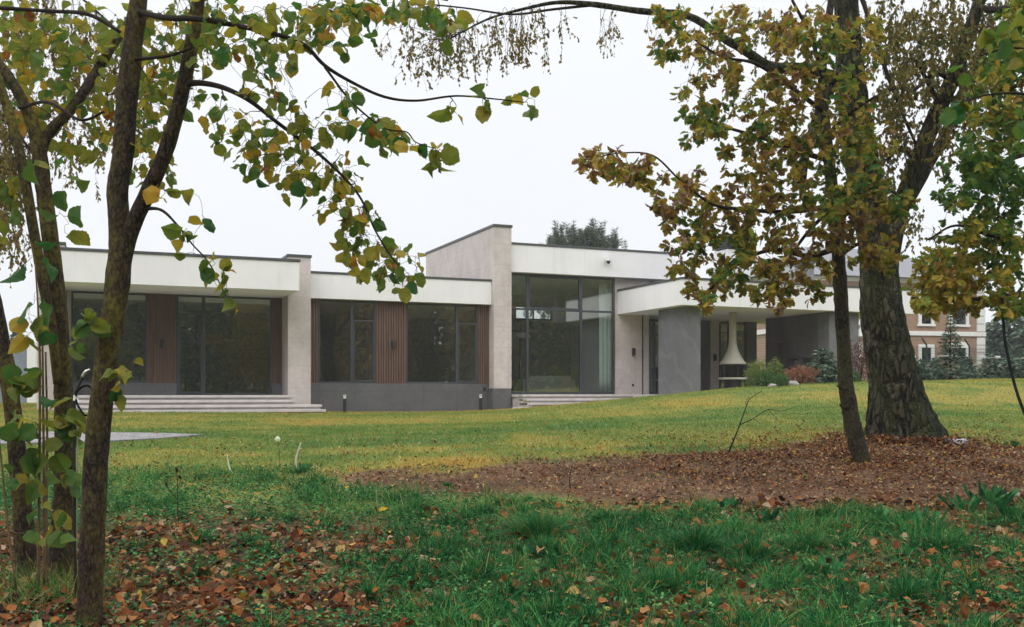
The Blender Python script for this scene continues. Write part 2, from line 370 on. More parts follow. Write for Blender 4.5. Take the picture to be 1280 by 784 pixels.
# ---------------------------------------------------------------- the house's frame
TH = R(22.8); UU = np.array([math.cos(TH), math.sin(TH)]); VV = np.array([-UU[1], UU[0]]); OO = np.array([-287.5/F*32.4, 32.4])
def hw(u, v): return OO + u*UU + v*VV
def pv(px, c):
    dx = (px-640)/F; t = (c+OO@VV)/(dx*VV[0]+VV[1]); p = np.array([t*dx, t])-OO; return p@UU, t

# ---------------------------------------------------------------- the ground
CP = []
for px in (-300, 0, 300, 640, 1000, 1280, 1600): CP.append(P(px, 784, 6.6))
for px in (-200, 0, 300, 640, 960, 1280, 1500): CP.append(P(px, 640, 10.5))
for px, py, Y in ((200,590,13),(-100,590,13),(640,580,13.8),(1280,562,15.5),(1077,573,13.6),(150,548,18),(-150,545,18),(1130,548,16),(640,545,17.5),
    (400,540,20),(900,548,17),(270,517,28),(100,518,26),(-100,515,26),(430,515.5,31.8),(600,514,34),(640,512,33),(740,503,33),(830,495.5,34),(870,492.5,33),(940,483,32),(1000,479,31),
    (1080,477,33),(1180,475.5,38),(1280,477,42),(640,524,25),(900,510,24),(1200,505,26),(1280,530,19),(1400,478,40),(1500,520,22)): CP.append(P(px, py, Y))
for u, v, z in ((15,-2,1.25),(18,-2,1.25),(13.4,-2.6,1.35),(0,4,1),(8,4,1),(15,5,1.3),(20,2,1.6)): CP.append(np.array([*hw(u, v), z]))
for x, y, z in ((0,62,1.4),(-40,60,1.3),(60,62,2),(-70,20,.8),(70,20,1.8),(0,-30,0),(-60,-30,0),(60,-30,.4),(0,2,0),(-8,3,0),(8,3,0),(28,52,2.1)): CP.append(np.array([x, y, z]))
CP = np.array(CP)
def _k(r2): return np.where(r2 > 1e-9, r2*np.log(np.maximum(r2, 1e-9)), 0)
_n = len(CP); _A = np.zeros((_n+3, _n+3))
_A[:_n,:_n] = _k(((CP[:,None,:2]-CP[None,:,:2])**2).sum(-1)) + np.eye(_n)*4.
_A[:_n,_n] = 1; _A[:_n,_n+1:] = CP[:,:2]; _A[_n,:_n] = 1; _A[_n+1:,:_n] = CP[:,:2].T
_w = np.linalg.solve(_A, np.concatenate([CP[:,2], [0,0,0]]))
def gz(x, y):
    x = np.atleast_1d(np.asarray(x, float)); y = np.atleast_1d(np.asarray(y, float)); o = np.zeros(len(x))
    for i in range(0, len(x), 20000):
        a = x[i:i+20000]; b = y[i:i+20000]
        r2 = (a[:,None]-CP[None,:,0])**2 + (b[:,None]-CP[None,:,1])**2
        z = _k(r2)@_w[:_n] + _w[_n] + _w[_n+1]*a + _w[_n+2]*b
        d = np.sqrt((a/60)**2 + ((b-15)/55)**2); t = np.clip((d-.75)/.5, 0, 1); t = t*t*(3-2*t)
        o[i:i+20000] = np.clip(z, -.6, 2.6)*(1-t) + 1.2*t
    return o
def g1(x, y): return float(gz(x, y)[0])
def gpix(px, py):
    """the ground point seen at a photo pixel"""
    Y = np.linspace(4, 60, 1200); x = (px-640)/F*Y; z = EYE+(HOR-py)/F*Y; d = z - gz(x, Y)
    i = np.argmax(d < 0) or 1199
    return np.array([x[i], Y[i], gz(x[i], Y[i])[0]])
def fbm(x, y, s, o=0): return np.array([noise.fractal(Vector((a*s+o, b*s-o, o)), .8, 2, 4) for a, b in zip(x, y)])
def inpoly(x, y, poly):
    c = np.zeros(len(x), bool); j = len(poly)-1
    for i in range(len(poly)):
        xi, yi = poly[i]; xj, yj = poly[j]
        c ^= ((yi > y) != (yj > y)) & (x < (xj-xi)*(y-yi)/(yj-yi+1e-12)+xi); j = i
    return c
SOILP = [gpix(*p)[:2] for p in ((395,604),(440,592),(500,586),(560,583),(640,576),(760,571),(900,566),(1000,552),(1100,545),(1220,553),(1330,556),(1400,600),(1330,632),(1120,638),(900,636),(760,633),(640,622),(540,615))]
def soil_mask(x, y):
    n1 = fbm(x, y, .6, 3)*.7+fbm(x, y, 3., 6)*.2; n2 = fbm(x, y, .6, 9)*.8+fbm(x, y, 3., 8)*.3
    s = np.zeros(len(x))
    for dx, dy in ((0,0),(.25,0),(-.25,0),(0,.3),(0,-.3)): s += inpoly(x+n1+dx, y+n2+dy, SOILP)/5
    return s
def dry_mask(x, y):
    """yellowed bands of the lawn, stretched across the slope"""
    n = fbm(x, y*2.2, .12, 21); n2 = fbm(x, y, .5, 5)
    yy = y + n*2.2 - x*.16
    d = .36 + .13*np.sin(yy*.78+1.1) + .26*n2 + .16*fbm(x, y, 1.6, 15) + .08*np.sin(yy*1.9+n*3)
    d += .42*np.exp(-((yy-13.4)/1.4)**2)*(.6+1.2*fbm(x, y, .5, 33)) + .16*np.clip((yy-23)/5,0,1) - .16*np.exp(-((yy-18.5)/2.2)**2)
    return np.clip(d, 0, 1)
def axis(lo, hi, step, far_lo, far_hi):
    a = list(np.arange(lo, hi+1e-6, step)); s = step; x = hi
    while x < far_hi: s *= 1.35; x += s; a.append(x)
    s = step; x = lo
    while x > far_lo: s *= 1.35; x -= s; a.insert(0, x)
    return np.array(a)
gx = axis(-14, 22, .2, -900, 900); gy = axis(4.5, 44, .2, -500, 1500)
X, Yg = np.meshgrid(gx, gy); xf = X.ravel(); yf = Yg.ravel(); zf = gz(xf, yf)
inner = (xf > -15) & (xf < 23) & (yf > 4) & (yf < 45)
soil = np.zeros(len(xf)); soil[inner] = soil_mask(xf[inner], yf[inner])
dry = np.full(len(xf), .4); dry[inner] = dry_mask(xf[inner], yf[inner])
rough_ = np.zeros(len(xf)); rough_[inner] = fbm(xf[inner], yf[inner], 1.7, 2)*.02*np.clip((15-yf[inner])/4, .25, 1)
nx, ny = len(gx), len(gy); i = np.arange(ny-1)[:,None]; k = np.arange(nx-1)[None,:]
Q = np.stack([i*nx+k, i*nx+k+1, (i+1)*nx+k+1, (i+1)*nx+k], -1).reshape(-1, 4)
mg = M('lawn_and_soil', rough=.95, spec=.1)
nlo = mg.noise(1.2, 6); nhi = mg.noise(22, 5); nvh = mg.noise(90, 3)
lawn = mg.ramp(mg.math('ADD', mg.attr('dry'), mg.math('MULTIPLY', mg.math('SUBTRACT', nhi, .5), .5)), [(0, (.06,.11,.03)), (.35, (.11,.145,.035)), (.6, (.2,.18,.045)), (.85, (.26,.18,.03)), (1, (.22,.12,.035))])
earth = mg.ramp(mg.math('ADD', mg.math('MULTIPLY', nhi, .6), mg.math('MULTIPLY', nlo, .4)), [(.3, (.03,.015,.008)), (.5, (.09,.05,.027)), (.76, (.24,.145,.088))])
mg.color(mg.mix(mg.attr('soil'), lawn, earth)); mg.bump(mg.math('ADD', nhi, mg.math('MULTIPLY', nvh, .5)), .8, .03)
gb = MB(); gb.raw(np.stack([xf, yf, zf+rough_], -1), Q.ravel(), np.full(len(Q), 4))
ground = gb.build('ground', mg.m, smooth=True); ground['kind'] = 'structure'
# long wild turf in front is darker earth under the blades
fore = np.zeros(len(xf)); 
for nm, val in (('soil', np.maximum(soil, np.clip((11.0-yf)/1.0, 0, 1)*.9*inner)), ('dry', dry)):
    a = ground.data.attributes.new(nm, 'FLOAT', 'POINT'); a.data.foreach_set('value', val.astype(np.float32))

# ---------------------------------------------------------------- the house
BZ = 1.0
house = empty('modern_house', (OO[0], OO[1], BZ), TH, 'long single-storey modern house with flat white roof bands, beige stone fins and dark glazing', 'house')
def hb(*boxes):
    m = MB()
    for b in boxes: m.box(b[0], b[1], b[2], b[3], b[4]-BZ, b[5]-BZ)
    return m
def part(name, mat, *boxes, bevel=.006, parent=None): return hb(*boxes).build(name, mat, parent or house, bevel=bevel)
FL = 1.5
# beige stone fins
part('stone_fin', BEIGE, (0,.72,-1.08,3,.4,5.87)); part('coping', CAP, (-.03,.75,-1.11,3.03,5.87,5.95))
part('stone_fin', BEIGE, (-7.15,-6.42,-1.08,3,.4,5.87)); part('coping', CAP, (-7.18,-6.39,-1.11,3.03,5.87,5.95))
part('stone_fin', BEIGE, (7.22,7.89,-.5,7.2,1.72,7.37)); part('coping', CAP, (7.19,7.92,-.53,7.23,7.37,7.46))
part('fin_base', PLINTH, (7.17,7.87,-.52,7.2,.4,1.72))
# roof bands
def roof(u0, u1, v0, v1, z0, z1, name='roof', cap=.075):
    o = part(name, WHITE, (u0,u1,v0,v1,z0,z1)); part('coping', CAP, (u0-.025,u1+.025,v0-.025,v1+.025,z1,z1+cap), parent=o); return o
roof(-6.55, -.003, -1.076, 6.5, 4.65, 5.5)
part('roof_band', WHITE, (-6.55,.07,-2.6,-1.085,4.65,5.52)); part('coping', CAP, (-6.58,.1,-2.63,-1.087,5.52,5.6))
roof(.723, 7.215, -.3, 6.5, 4.66, 5.47)
roof(7.893, 14.6, -.3, 7.3, 5.85, 6.82)
# middle block: dark plinth, slatted cladding, two windows
part('plinth', PLINTH, (.723,7.165,-.06,.2,.4,1.88))
part('plinth', PLINTH, (-6.4,-3.262,-.06,.2,.9,1.87)); part('plinth', PLINTH, (-.318,-.003,-.06,.2,.9,1.87))
def slats(u0, u1, z0, z1, v=0):
    m = hb((u0,u1,v+.0,v+.12,z0,z1)); n = max(2, round((u1-u0)/.085)); s = (u1-u0)/n
    for k in range(n): m.box(u0+k*s+.012, u0+(k+1)*s-.012, v-.055, v-.001, z0-BZ+.004, z1-BZ-.004)
    return m.build('slat_cladding', WOOD, house)
def mx_(px, v=0): return pv(px, v)[0]
def window(u0, u1, z0, z1, mull=(), trans=(), v=0., fw=.06, name='window', leaf=()):
    """aluminium frame with its panes as a child"""
    m = hb((u0,u1,v-.04,v+.06,z0,z0+fw),(u0,u1,v-.04,v+.06,z1-fw,z1),(u0,u0+fw,v-.04,v+.06,z0+fw,z1-fw),(u1-fw,u1,v-.04,v+.06,z0+fw,z1-fw))
    for x in mull: m.box(x-.045, x+.045, v-.043, v+.057, z0+fw-BZ, z1-fw-BZ)
    for a, b, z in trans: m.box(a+.001, b-.001, v-.037, v+.05, z-.035-BZ, z+.035-BZ)
    for a, b, za, zb in leaf:
        for q in ((a,b,za,za+.04),(a,b,zb-.04,zb),(a,a+.04,za+.04,zb-.04),(b-.04,b,za+.04,zb-.04)): m.box(q[0],q[1],v-.052,v+.045,q[2]-BZ,q[3]-BZ)
    o = m.build(name, FRAME, house, bevel=.005)
    hb((u0+fw*.5,u1-fw*.5,v+.004,v+.014,z0+fw*.5,z1-fw*.5)).build('pane', GLASS, o)
    return o
H0 = 4.64
slats(.723, mx_(397.5), 1.882, H0); slats(mx_(469.5), mx_(507), 1.882, H0); slats(mx_(596.8), 7.215, 1.882, H0)
a, b, c = mx_(397.5), mx_(439.6), mx_(469.5); window(a, c, 1.882, H0, (b,), (), leaf=((b+.05,c-.065,1.95,4.0),))
a, b, c = mx_(507), mx_(570.6), mx_(596.8); window(a, c, 1.882, H0, (b,), (), leaf=((b+.05,c-.065,1.95,4.0),))
# left block
slats(mx_(184.4), mx_(220.3), 1.872, 4.64); slats(mx_(340), -.003, 1.872, 4.64)
window(-6.27, mx_(184.4), 1.872, 4.64, (-5.2,))
a, b, c = mx_(220.5), mx_(254.5), mx_(340); window(a, c, FL, 4.64, (b,), (), name='sliding_door', leaf=((a+.065,b-.05,FL+.065,4.05),))
part('side_wall', BEIGE, (-6.39,-6.272,-.02,.1,1.872,4.64))
# tall block
g0, g1_, g2, g3 = 7.893, mx_(659), mx_(726), mx_(768)
window(g0, g3, FL+.02, 5.845, (g1_, g2), ((g0,g3,4.57),), fw=.08, leaf=((g1_+.05,g2-.05,4.615,5.76),))
part('stone_wall', BEIGE, (g3+.003,13.75,0,.25,.4,5.845))
part('stone_wall', BEIGE, (13.2,13.6,.26,7,1.0,4.4))
# rooms seen through the glass
part('floor', INFLOOR, (-6.4,7.2,.26,6,1.2,FL-.012)); part('floor', INFLOOR, (7.9,13.1,.26,7,1.2,FL-.01))
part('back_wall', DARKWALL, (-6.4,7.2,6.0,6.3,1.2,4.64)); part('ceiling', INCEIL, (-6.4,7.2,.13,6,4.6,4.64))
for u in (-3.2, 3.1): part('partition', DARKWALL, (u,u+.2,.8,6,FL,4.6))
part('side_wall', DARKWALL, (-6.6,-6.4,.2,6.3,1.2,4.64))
part('end_wall', INWALL, (13.0,13.15,.26,7,FL,5.84))
zb0, zb1 = 4.75, 5.35
w0, w1 = mx_(644, 7), mx_(690, 7)
part('back_wall', INWALL, (7.9,w0,7,7.2,1.2,5.84),(w1,13.15,7,7.2,1.2,5.84),(w0,w1,7,7.2,1.2,zb0),(w0,w1,7,7.2,zb1,5.84), bevel=0)
hb((w0,w1,7.02,7.1,zb0,zb0+.06),(w0,w1,7.02,7.1,zb1-.06,zb1),(w0,w0+.06,7.02,7.1,zb0+.06,zb1-.06),(w1-.06,w1,7.02,7.1,zb0+.06,zb1-.06),((w0+w1)/2-.03,(w0+w1)/2+.03,7.02,7.1,zb0+.061,zb1-.061)).build('clerestory_window', FRAME, house)
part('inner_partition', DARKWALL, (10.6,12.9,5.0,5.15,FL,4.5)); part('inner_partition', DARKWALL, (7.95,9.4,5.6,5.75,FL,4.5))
part('ceiling', INCEIL, (7.9,13.0,.13,7,5.8,5.845))
# carport / terrace roof on the right and what stands under it
o = part('terrace_roof', WHITE, (12.4,22.6,-4.4,-.003,4.5,5.36)); part('coping', CAP, (12.37,22.63,-4.43,-.003,5.36,5.43), parent=o)
o = part('terrace_roof', WHITE, (13.76,22.6,.003,2.4,4.5,5.34)); part('coping', CAP, (13.76,22.63,.003,2.43,5.34,5.41), parent=o)
part('slate_wall', SLATE, (12.8,13.4,-4.0,-2.24,.6,4.5))
part('terrace_floor', STEP, (12.3,22.6,-4.2,1.9,.8,FL-.02))
v1 = 1.5
def q(px): return mx_(px, v1)
part('rear_wall', DKWALL, (13.76,q(888),v1,v1+.2,FL,4.49)); part('rear_wall', BEIGE, (q(888)+.003,q(899),v1,v1+.2,FL,4.49))
window(q(899)+.003, q(933), FL, 4.45, (q(911),), (), v=v1, name='sliding_door')
part('rear_wall', DKWALL, (q(933)+.003,q(946),v1,v1+.2,FL,4.49))
part('dark_room', DARKWALL, (q(890)-1.5,mx_(941,v1+.9),v1+.7,v1+.9,FL,4.49))
u2 = 18.8
def pu(px, u):
    dx = (px-640)/F; t = (u+OO@UU)/(dx*UU[0]+UU[1]); return (np.array([t*dx, t])-OO)@VV
vk = [pu(p_, u2) for p_ in (957, 972, 979, 985, 997, 1003, 1015)]
ku = (u2, u2+.28)
part('kitchen_wall', DKWALL, (*ku,-3.5,vk[6],.8,4.49), (*ku,vk[6],vk[5],.8,2.34),(*ku,vk[6],vk[5],2.88,4.49), (*ku,vk[5],vk[4],.8,4.49), (*ku,vk[4],vk[3],.8,2.34),(*ku,vk[4],vk[3],2.88,4.49),
     (*ku,vk[3],vk[2],.8,4.49), (*ku,vk[2],vk[1],3.5,4.49),(*ku,vk[2],vk[1],.8,1.6), (*ku,vk[1],vk[0],.8,4.49), bevel=0)
part('niche_back', plain('niche_dark', (.03,.027,.026), .8), (u2+.29,u2+.5,-3.4,-.6,1.5,3.6))  # near-black backing seen through the wall openings
part('oven_door', STEEL, (u2+.2,u2+.22,vk[4]+.15,vk[3]-.12,2.4,2.8))
part('end_pier', SLATE, (u2-.003,u2+1.35,-4.1,-3.505,.6,4.49))
# narrow entrance window between beige wall and slate wall
# (a recess of its own in the stone wall's end)
window(mx_(812,-.06), mx_(823,-.06)+.6, FL+.05, 4.3, (mx_(817.5,-.06),), ((mx_(812,-.06),mx_(823,-.06)+.6,3.75),), v=-.065, name='entrance_window')
part('jamb', BLACK, (mx_(803)-.02,mx_(803)+.02,-.03,-.003,FL,4.49))
# chimney over the terrace fireplace
ch = part('chimney', WHITE, (15.25,16.25,-2.9,-2.1,5.43,6.72))
m = hb((15.22,16.28,-2.93,-2.07,7.06,7.12))
for k in range(4): m.box(15.2, 16.3, -2.95, -2.05, 6.76+k*.075-BZ, 6.79+k*.075-BZ)
m.box(15.35, 16.15, -2.8, -2.2, 6.72-BZ, 7.06-BZ); m.build('louvre_cap', CAP, ch)
GREYP = panel_stone('grey_facade_panel', (.2,.2,.215), (.26,.26,.275), (.1,.1,.1), 1.35, 3.)
o = part('roof_room', GREYP, (q(1008),22.3,1.0,2.2,5.44,7.02)); part('coping', CAP, (q(1008)-.1,22.4,.9,2.25,7.02,7.13), parent=o)
# wall lamps and dome camera
def wall_lamp(u, v, z):
    m = hb((u-.04,u+.04,v-.02,v,z-.15,z+.15),(u-.05,u+.05,v-.13,v-.02,z-.13,z+.13)); return m.build('wall_lamp', BLACK, house, bevel=.01)
wall_lamp(mx_(490.5), -.057, EYE+(HOR-430)/F*33.6); wall_lamp(mx_(791), 0, EYE+(HOR-440)/F*37.5); wall_lamp(q(888)+.18, v1, 3.0); wall_lamp(mx_(202), -.057, 3.1)
m = hb((6.98,7.08,-.1,-.062,1.66,1.76)); m.build('wall_socket', BLACK, house, bevel=.01)
m = hb((13.0,13.08,-.04,-.003,1.82,1.9)); m.build('wall_socket', BLACK, house, bevel=.01)
cu = mx_(758, -.3)
m = MB(); m.lathe([(.02,.2),(.11,.19),(.115,.03),(.1,.02),(.02,.02)][::-1], 20, (cu, -.46, 6.38-BZ)); m.box(cu-.05, cu+.05, -.46, -.303, 6.44-BZ, 6.53-BZ)
sc_ = m.build('security_camera', WPLAST, house, smooth=False)
m = MB(); m.lathe([(.005,-.085),(.04,-.07),(.06,-.04),(.065,.015),(.02,.019)], 20, (cu, -.46, 6.38-BZ)); m.build('lens_dome', BLACK, sc_, smooth=True)
# steps
def steps(u0, u1, v0, n, tr, z_top, rise, name='step', grow=0):
    for k in range(n):
        z = z_top - k*rise
        part(name, STEP, (u0-grow*k*.35, u1[k] if isinstance(u1, (list, tuple)) else u1, v0-(k+1)*tr, v0-k*tr-.002 if k else v0, z-.075, z), bevel=.008)
        part('riser', PLINTH if False else STEP, (u0-grow*k*.35+.04, (u1[k] if isinstance(u1, (list, tuple)) else u1)-.04, v0-(k+1)*tr+.05, v0, z-rise-.02 if k<n-1 else .3, z-.077), bevel=0)
steps(-6.4, [-.005, .0, .76, .8], -1.45, 4, .38, FL, .142)
part('landing', STEP, (-6.4,-.003,-1.45,-.062,FL-.09,FL-.001)); part('landing_base', STEP, (-6.35,-.01,-1.45,-.07,.4,FL-.092))
steps(7.95, [13.6,13.4,13.2], -.95, 3, .38, FL+.01, .142)
part('landing', STEP, (7.895,13.75,-.95,-.045,FL-.08,FL+.009)); part('landing_base', STEP, (7.94,13.7,-.94,-.05,.4,FL-.082))
m = MB(); a = np.array([7.3,-2.35]); 
m.prism([(7.05,-2.5),(7.5,-2.6),(8.3,-1.6),(7.95,-1.55)], .98-BZ, 1.08-BZ); m.build('ramp_slab', STEP, house)

# things in and by the house
def hpt(u, v, z): return (*hw(u, v), z)
sofa = empty('sofa', hpt(10.3, 1.6, FL-.01), TH, 'grey sofa seen from behind through the tall window', 'sofa')
SOFA = plain('pale_sofa_fabric', (.3,.28,.25), .9, .1, var=.1)
MB().box(-.9,.9,.05,.9,.1,.42).build('seat', SOFA, sofa, bevel=.03); MB().box(-.9,.9,-.12,.04,.1,.72).build('backrest', SOFA, sofa, bevel=.04)
for s in (-1, 1): MB().box(min(s*.91,s*1.1), max(s*.91,s*1.1), -.12, .9, .1, .58).build('armrest', SOFA, sofa, bevel=.04)
m = MB()
cp = [(x, .05*math.sin(x*38)) for x in np.linspace(0, .75, 60)]
V = []; Fs = []
for j, z in enumerate(np.linspace(0, 4.2, 8)):
    for x, y in cp: V.append((x, y*(1-.08*j/7), z))
nn = len(cp); Fs = [(j*nn+i, j*nn+i+1, (j+1)*nn+i+1, (j+1)*nn+i) for j in range(7) for i in range(nn-1)]
m.faces(V, Fs); CURT = plain('pale_curtain', (.76,.82,.78), .95, .1, var=.05)
cu_ = m.build('curtain', CURT, smooth=True); cu_.location = hpt(mx_(749, .35), .35, FL); cu_.rotation_euler = (0, 0, TH)
sm = cu_.modifiers.new('thick', 'SOLIDIFY'); sm.thickness = .006
tag(cu_, 'long pale curtain gathered at the side of the tall window', 'curtain')
pl = empty('arc_lamp', hpt(9.0, 3.2, FL-.01), TH, 'arched floor lamp with white shade inside the tall room', 'lamp')
m = MB(); m.lathe([(.2,0),(.2,.04),(.02,.05)], 20); m.build('base', BLACK, pl)
m = MB(); m.tube(spline([(0,0,.05),(0,0,1.6),(.1,0,2.2),(.5,0,2.5),(.9,0,2.45)], 8), .015, 8); m.build('pole', BLACK, pl, smooth=True)
m = MB(); m.lathe([(.34,-.02),(.32,.06),(.2,.14),(.04,.18)], 24, (.9,0,2.27)); m.build('lamp_shade', WPLAST, pl, smooth=True)
fp = empty('outdoor_fireplace', hpt(15.77, -2.5, FL-.02), TH, 'cream bell-hooded outdoor fireplace hanging from the terrace ceiling', 'fireplace')
zz = lambda z: z-FL+.02
hp = [(.475,2.6),(.48,2.64)] + [(.13+.35*(1-t)**2.3, 2.64+.95*t) for t in np.linspace(.04, 1, 14)] + [(.13,4.495)]
m = MB(); m.lathe([(r, zz(z)) for r, z in hp], 32); m.build('hood', METALW, fp, smooth=True)
m = MB(); m.lathe([(.5,zz(2.05)),(.52,zz(2.07)),(.52,zz(2.1)),(.5,zz(2.12))], 32); m.build('hearth_plate', METALW, fp)
m = MB(); m.lathe([(.3,0),(.3,zz(2.048))], 24); m.build('stand', BLACK, fp)
m = MB(); m.lathe([(.41,zz(2.121)),(.41,zz(2.598))], 24)
m.build('glass_screen', glass('smoked_glass', (.35,.36,.36), .06), fp)
for k in range(6):
    a = k*math.pi/3+.3; m = MB(); m.box(-.012,.012,-.012,.012,zz(2.121),zz(2.6)); o = m.build('post', BLACK, fp); o.location = (.47*math.cos(a), .47*math.sin(a), 0)
# bollard lights
for i, (px, Y, lab) in enumerate(((430.8, 31.6, 'black bollard light with pale top by the first wide window'), (600.8, 33.9, 'black bollard light beside the tall stone fin base'))):
    x = (px-640)/F*Y; z = g1(x, Y)
    b = empty('bollard_light', (x, Y, z-.02), 0, lab, 'bollard light', 'bollard lights along the house')
    m = MB(); m.lathe([(.055,0),(.055,.46),(.04,.465)], 16); m.build('post', BLACK, b)
    m = MB(); m.lathe([(.045,.465),(.045,.54)], 16); m.build('lens', WPLAST, b)
    m = MB(); m.lathe([(.058,.541),(.058,.575),(.05,.585)], 16); m.build('cap', STEEL, b)

# ---------------------------------------------------------------- neighbours on the right and far left
bh_p = P(1230, 480, 64); BW = 15.
bh = empty('brick_house', (bh_p[0], bh_p[1], 1.6), R(14), 'two-storey tan brick house with white cornices behind the fence', 'house')
zf_ = lambda z: z
MB().box(-BW,0,0,9,0,7.1).build('wall', BRICK, bh)
for z in (3.55, 6.85): MB().box(-BW-.1,.1,-.1,9.1,z,z+.28).build('cornice', TRIM, bh, bevel=.02)
for z0, z1 in ((0,3.5),(3.85,6.84)):
    m = MB()
    n = 7 if z1 < 4 else 6
    for k in range(n): m.box(-.55,.06,-.06,.5,z0+(z1-z0)*k/n+.02,z0+(z1-z0)*(k+1)/n-.02)
    m.build('quoin', TRIM, bh, bevel=.01)
m = MB(); m.faces([(-BW-.6,-.6,7.13),(.6,-.6,7.13),(.6,9.6,7.13),(-BW-.6,9.6,7.13),(-10,4.5,9.6),(-4.6,4.5,9.6)], [(0,1,5,4),(1,2,5),(2,3,4,5),(3,0,4),(3,2,1,0)]); m.build('roof', ROOFG, bh)
def bwin(x, z, w_, h, arch=True):
    m = MB(); m.box(x-w_/2-.22,x-w_/2,-.09,.02,z,z+h); m.box(x+w_/2,x+w_/2+.22,-.09,.02,z,z+h); m.box(x-w_/2-.3,x+w_/2+.3,-.12,.02,z-.15,z-.002)
    if arch:
        pts = [(x-w_/2-.26, z+h+.002)] + [(x+(w_/2+.26)*math.cos(t), z+h+.18+.22*math.sin(t)) for t in np.linspace(math.pi, 0, 9)] + [(x+w_/2+.26, z+h+.002)]
        n = len(pts); V = [(a, -.1, b) for a, b in pts]+[(a, .02, b) for a, b in pts]
        m.faces(V, [tuple(range(n)), tuple(range(2*n-1,n-1,-1))]+[(i,n+i,n+(i+1)%n,(i+1)%n) for i in range(n)])
    else: m.box(x-w_/2-.22,x+w_/2+.22,-.09,.02,z+h+.002,z+h+.2)
    o = m.build('window', TRIM, bh); MB().box(x-w_/2,x+w_/2,-.03,-.01,z,z+h).build('pane', glass('neighbour_glass', (.1,.11,.12), .12), o)
for x, w_, ar in ((-1.9,1.0,True),(-4.3,.7,False),(-7,1.0,True),(-9.6,1.0,True)):
    bwin(x, .9, w_, 1.9, ar); bwin(x, 4.3, w_, 1.9, not ar)
m = MB()
for x in (-12.6,-11.2,-9.4): m.box(x-.2,x+.2,-2.2,-1.8,0,3.3); m.box(x-.3,x+.3,-2.3,-1.7,3.0,3.28)
m.build('porch_column', TRIM, bh); MB().box(-BW,-9,-2.4,-.12,3.3,3.75).build('balcony', TRIM, bh)
m = MB(); m.box(-BW,-9,-2.38,-2.3,4.65,4.73)
for k in range(26): m.box(-BW+.12+k*.23,-BW+.17+k*.23,-2.36,-2.32,3.75,4.65)
m.box(-9.9,-9.4,-2.5,-2.1,3.755,4.95)
m.build('railing', TRIM, bh)
# grey annexe glimpsed at the far left
an = empty('grey_outbuilding', (-21.4, 42, 1), R(10), 'blue-grey outbuilding with a white corner behind the leftmost trunk', 'outbuilding')
MB().box(-9,.9,0,5,0,2.6).build('wall', plain('bluegrey_wall', (.2,.22,.26), .8, var=.1), an); MB().box(.91,1.25,-.1,5,0,2.7).build('corner_post', TRIM, an); MB().box(-9.1,.905,-.15,5.1,2.61,2.75).build('roof_edge', CAP, an)

# wire fence with cranked posts
fA = P(1044, 480, 44); fB = P(1312, 480, 49); fz_ = 1.95
fl = np.linalg.norm((fB-fA)[:2]); fa = math.atan2(fB[1]-fA[1], fB[0]-fA[0])
fe = empty('wire_fence', (fA[0], fA[1], fz_), fa, 'green wire mesh fence with cranked posts in front of the brick house', 'fence')
for k in range(6):
    m = MB(); x = fl*k/5
    m.tube(spline([(x,0,-.4),(x,0,1.0),(x,0,1.75),(x-.05,0,1.86),(x-.3,0,2.15)], 4), .04, 8); m.build('post', POSTG, fe, smooth=True)
m = MB()
for z in np.arange(.1, 1.75, .12): m.box(0,fl,-.006,.006,z,z+.007)
for x in np.arange(.05, fl, .06): m.box(x,x+.006,-.013,-.007,.05,1.75)
m.build('mesh_panel', POSTG, fe)
# low garden wall of the neighbour
gA = P(1080, 470, 54); gl = 15.
gw = empty('garden_wall', (gA[0], gA[1], 1.6), R(8), 'low brick and stone garden wall with capped piers behind the conifer hedge', 'wall')
MB().box(0,gl,0,.3,0,1.55).build('panel', plain('pale_rubble', (.36,.31,.27), .9, var=.3, scale=3), gw)
for k in range(7):
    x = k*gl/6; p_ = MB().box(x-.3,x+.3,-.1,.4,0,1.85).build('pier', BRICK, gw); MB().box(x-.4,x+.4,-.2,.5,1.852,1.98).build('cap', TRIM, p_, bevel=.02)

